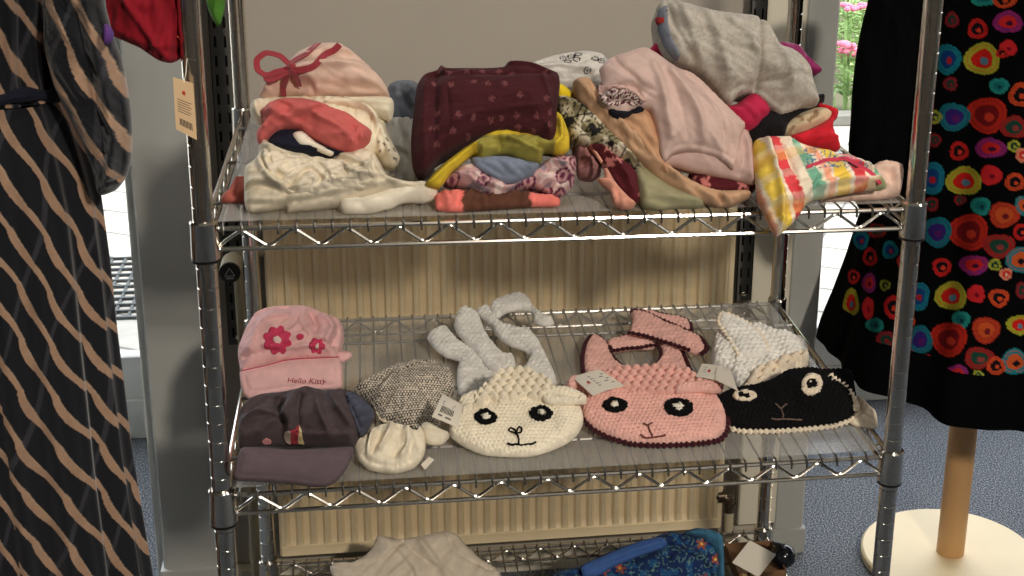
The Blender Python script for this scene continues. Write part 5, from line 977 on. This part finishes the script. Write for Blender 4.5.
# ================================================================== dress on a stand at the right
bc = at(950, 553, 'z', FL+.02); WOOD = plain('pale_birch_wood', (232, 212, 168), .5, mottle=.08, mscale=8); WOOD2 = plain('turned_beech_wood', (206, 160, 108), .45, mottle=.12, mscale=6)
sd = root('dress_stand', (bc[0], bc[1], FL), 'round pale wooden stand with a thick wooden pole on the carpet', 'stand')
keep(MB().lathe([(.150, 0), (.172, .002), (.175, .006), (.175, .019), (.171, .023), (.0, .0232)], (bc[0], bc[1], FL), 72).build('base', WOOD), sd)
keep(MB().lathe([(.027, .02), (.0272, .024), (.0265, .9), (.020, .905)], (bc[0], bc[1], FL), 32).build('pole', WOOD2), sd)
RINGS = [(977.5,29,10,10,'r'),(1008,22,15,11,'p'),(982.5,59,18,16,'g'),(948,59,13,15,'t'),(1008,48,9,8,'r2'),(1002,53,6,5,'r'),(999,86,10,8,'t2'),(950.5,84,7,7,'m'),(987,115,20,18,'b'),(954,117,16,14,'tp'),(935,117,6.5,7,'y'),(935,140,6,7,'m'),(1014,127,14,11,'d'),(959,151,9.5,9.5,'r'),(990.5,148,16,10,'p'),(1014,146,6.5,6,'y'),(1023,155,8,7,'w'),(1021,95,12,12,'o'),(984,-2,14,8,'t2'),(1004,0,12,8,'o'),(952,20,7,8,'m'),(964,181,18,14,'g'),(931,178,14,16,'tb'),(991,175,11,10,'r2'),(1015,182,10,9,'o'),(981,206,10,9,'t2'),(1004,215,15,13,'b2'),(931,204,8,7,'m'),(969,232,20,18,'b'),(937,232,15,15,'tp'),(999,246,16,12,'d'),(942,267,9.5,9,'r'),(974,265,15,10,'p'),(995,265,6.5,6,'y'),(1006,274,6.5,6,'w'),(1020,260,14,13,'to'),(951,296,16,14,'g'),(918,296,12,14,'tb'),(976,294,9,9,'r2'),(999,298,10,9,'o'),(961,320,9,9,'t2'),(986,330,14,13,'b2'),(949,339,18,17,'b'),(920,340,13,14,'tp'),(979,358,15,11,'d'),(926,362,8,7,'r'),(957,373,12,8,'p'),(978,375,5.5,5,'y'),(1015,362,14,13,'to'),(996,366,9,9,'o'),(1019,325,12,10,'g'),(853.6,276.5,6,7,'r'),(851,303,8,14,'g'),(870,257,7,9,'r'),(869,283,7,10,'p'),(868,308,6,11,'r2'),(861,240,8,9,'t'),(885,285,5.5,5.5,'y'),(893,307,9,12,'r'),(877,230,9,8,'d'),(886,340,10,9,'m'),(890,250,8,9,'t'),(875,325,9,7,'t2'),(905,322,10,9,'o'),(1024,205,9,10,'to'),(1022,232,9,8,'r'),(960,200,6,5,'m'),(905,262,8,8,'b'),(1023,290,8,8,'m'),(905,355,9,7,'b2')]
PAL = {'r': ((200, 36, 34), (24, 18, 22), (210, 60, 40)), 'r2': ((206, 40, 44), (206, 40, 44), (120, 20, 40)), 'p': ((126, 40, 110), (206, 40, 40), (60, 20, 50)), 'g': ((166, 170, 52), (206, 36, 30), (90, 130, 150)), 't': ((24, 120, 130), (20, 60, 120), (170, 40, 50)), 't2': ((40, 140, 130), (24, 110, 110), (20, 60, 70)),
       'm': ((140, 30, 40), (30, 60, 50), (140, 30, 40)), 'b': ((190, 44, 30), (120, 24, 28), (206, 60, 40)), 'b2': ((176, 52, 34), (200, 84, 40), (110, 26, 36)), 'tp': ((24, 110, 120), (52, 34, 110), (90, 30, 100)), 'tb': ((30, 120, 140), (24, 70, 130), (180, 40, 50)), 'to': ((30, 120, 130), (210, 90, 44), (24, 24, 30)),
       'y': ((176, 180, 60), (24, 60, 50), (176, 180, 60)), 'd': ((160, 36, 36), (34, 70, 56), (150, 60, 60)), 'w': ((224, 140, 110), (210, 50, 40), (226, 200, 180)), 'o': ((214, 76, 40), (24, 20, 24), (214, 76, 40))}
def ringprint(V, s, t):
    pu, pv = proj(V); front = V[:, 1] < bc[1]+.03
    c = np.tile(lin((7, 7, 8)), (len(V), 1)); d, r, ax, ay = cells(s, t, .034, 5)
    off = ~((pu < 1040) & (pv > -15) & (pv < 392) & front); ks = list(PAL)
    for i, k in enumerate(ks):
        q = off & (np.floor(r*len(ks)).astype(int) == i); mixc(c, q & (d < .46) & (d > .26), PAL[k][0]); mixc(c, q & (d <= .26), PAL[k][1])
    for (u, v, rx, ry, k) in RINGS:
        q = np.hypot((pu-u)/rx, (pv-v)/ry)*(1+.06*np.sin(3*np.arctan2(pv-v, pu-u)+u)); a, b, e = PAL[k]; f_ = front
        mixc(c, f_ & (q < 1), a); mixc(c, f_ & (q < .60), b); mixc(c, f_ & (q > .78) & (q < .86), b, .5); q2 = np.hypot((pu-u-rx*.1)/rx, (pv-v-ry*.12)/ry); mixc(c, f_ & (q2 < .24), e)
    return c*.66
dr_ = root('ring_print_dress', (bc[0], bc[1], FL+.3), 'black dress printed with red, teal and olive rings on the wooden stand', 'dress'); VEL = fabric('ring_printed_velvet', None, sheen=0); BLKV = fabric('black_velvet', (6, 6, 7), sheen=0, rough=1)
for m_ in (VEL, BLKV): m_.node_tree.nodes['Principled BSDF'].inputs['Specular IOR Level'].default_value = .05
cxR = bc[0]+.02-.01; YR = bc[1]-.12; edge = [(885, -40), (880, 0), (872, 60), (866, 130), (862, 190), (859, 225), (851, 250), (845, 270), (838, 290), (828, 318)]
turned('printed_skirt', YR, cxR, edge, -1, 1.05, 9, lambda d: .008+.030*d, VEL, ringprint, dr_, n=760, rs=.0019, grow=.93)
turned('hem_band', YR, cxR, [(828.5, 316), (822, 332), (817, 344), (813, 362)], -1, 1.05, 9, lambda d: .038, BLKV, lambda V, s, t: np.tile(lin((6, 6, 7)), (len(V), 1)), dr_, n=500, rs=.004, grow=.93, ph=1)
garment('side_panel', [(873, -30), (871, 0), (865, 25), (859, 55), (855, 90), (853, 125), (851, 148), (852, 180), (858, 206), (870, 222), (884, 222), (896, 200), (905, 150), (912, 90), (918, 30), (924, -30)], Plane(at(880, 120, 'y', bc[1]-.34), 86), BLKV, .03, .05, R=.03, wr=(.004, 16, 85, 3), parent=dr_)
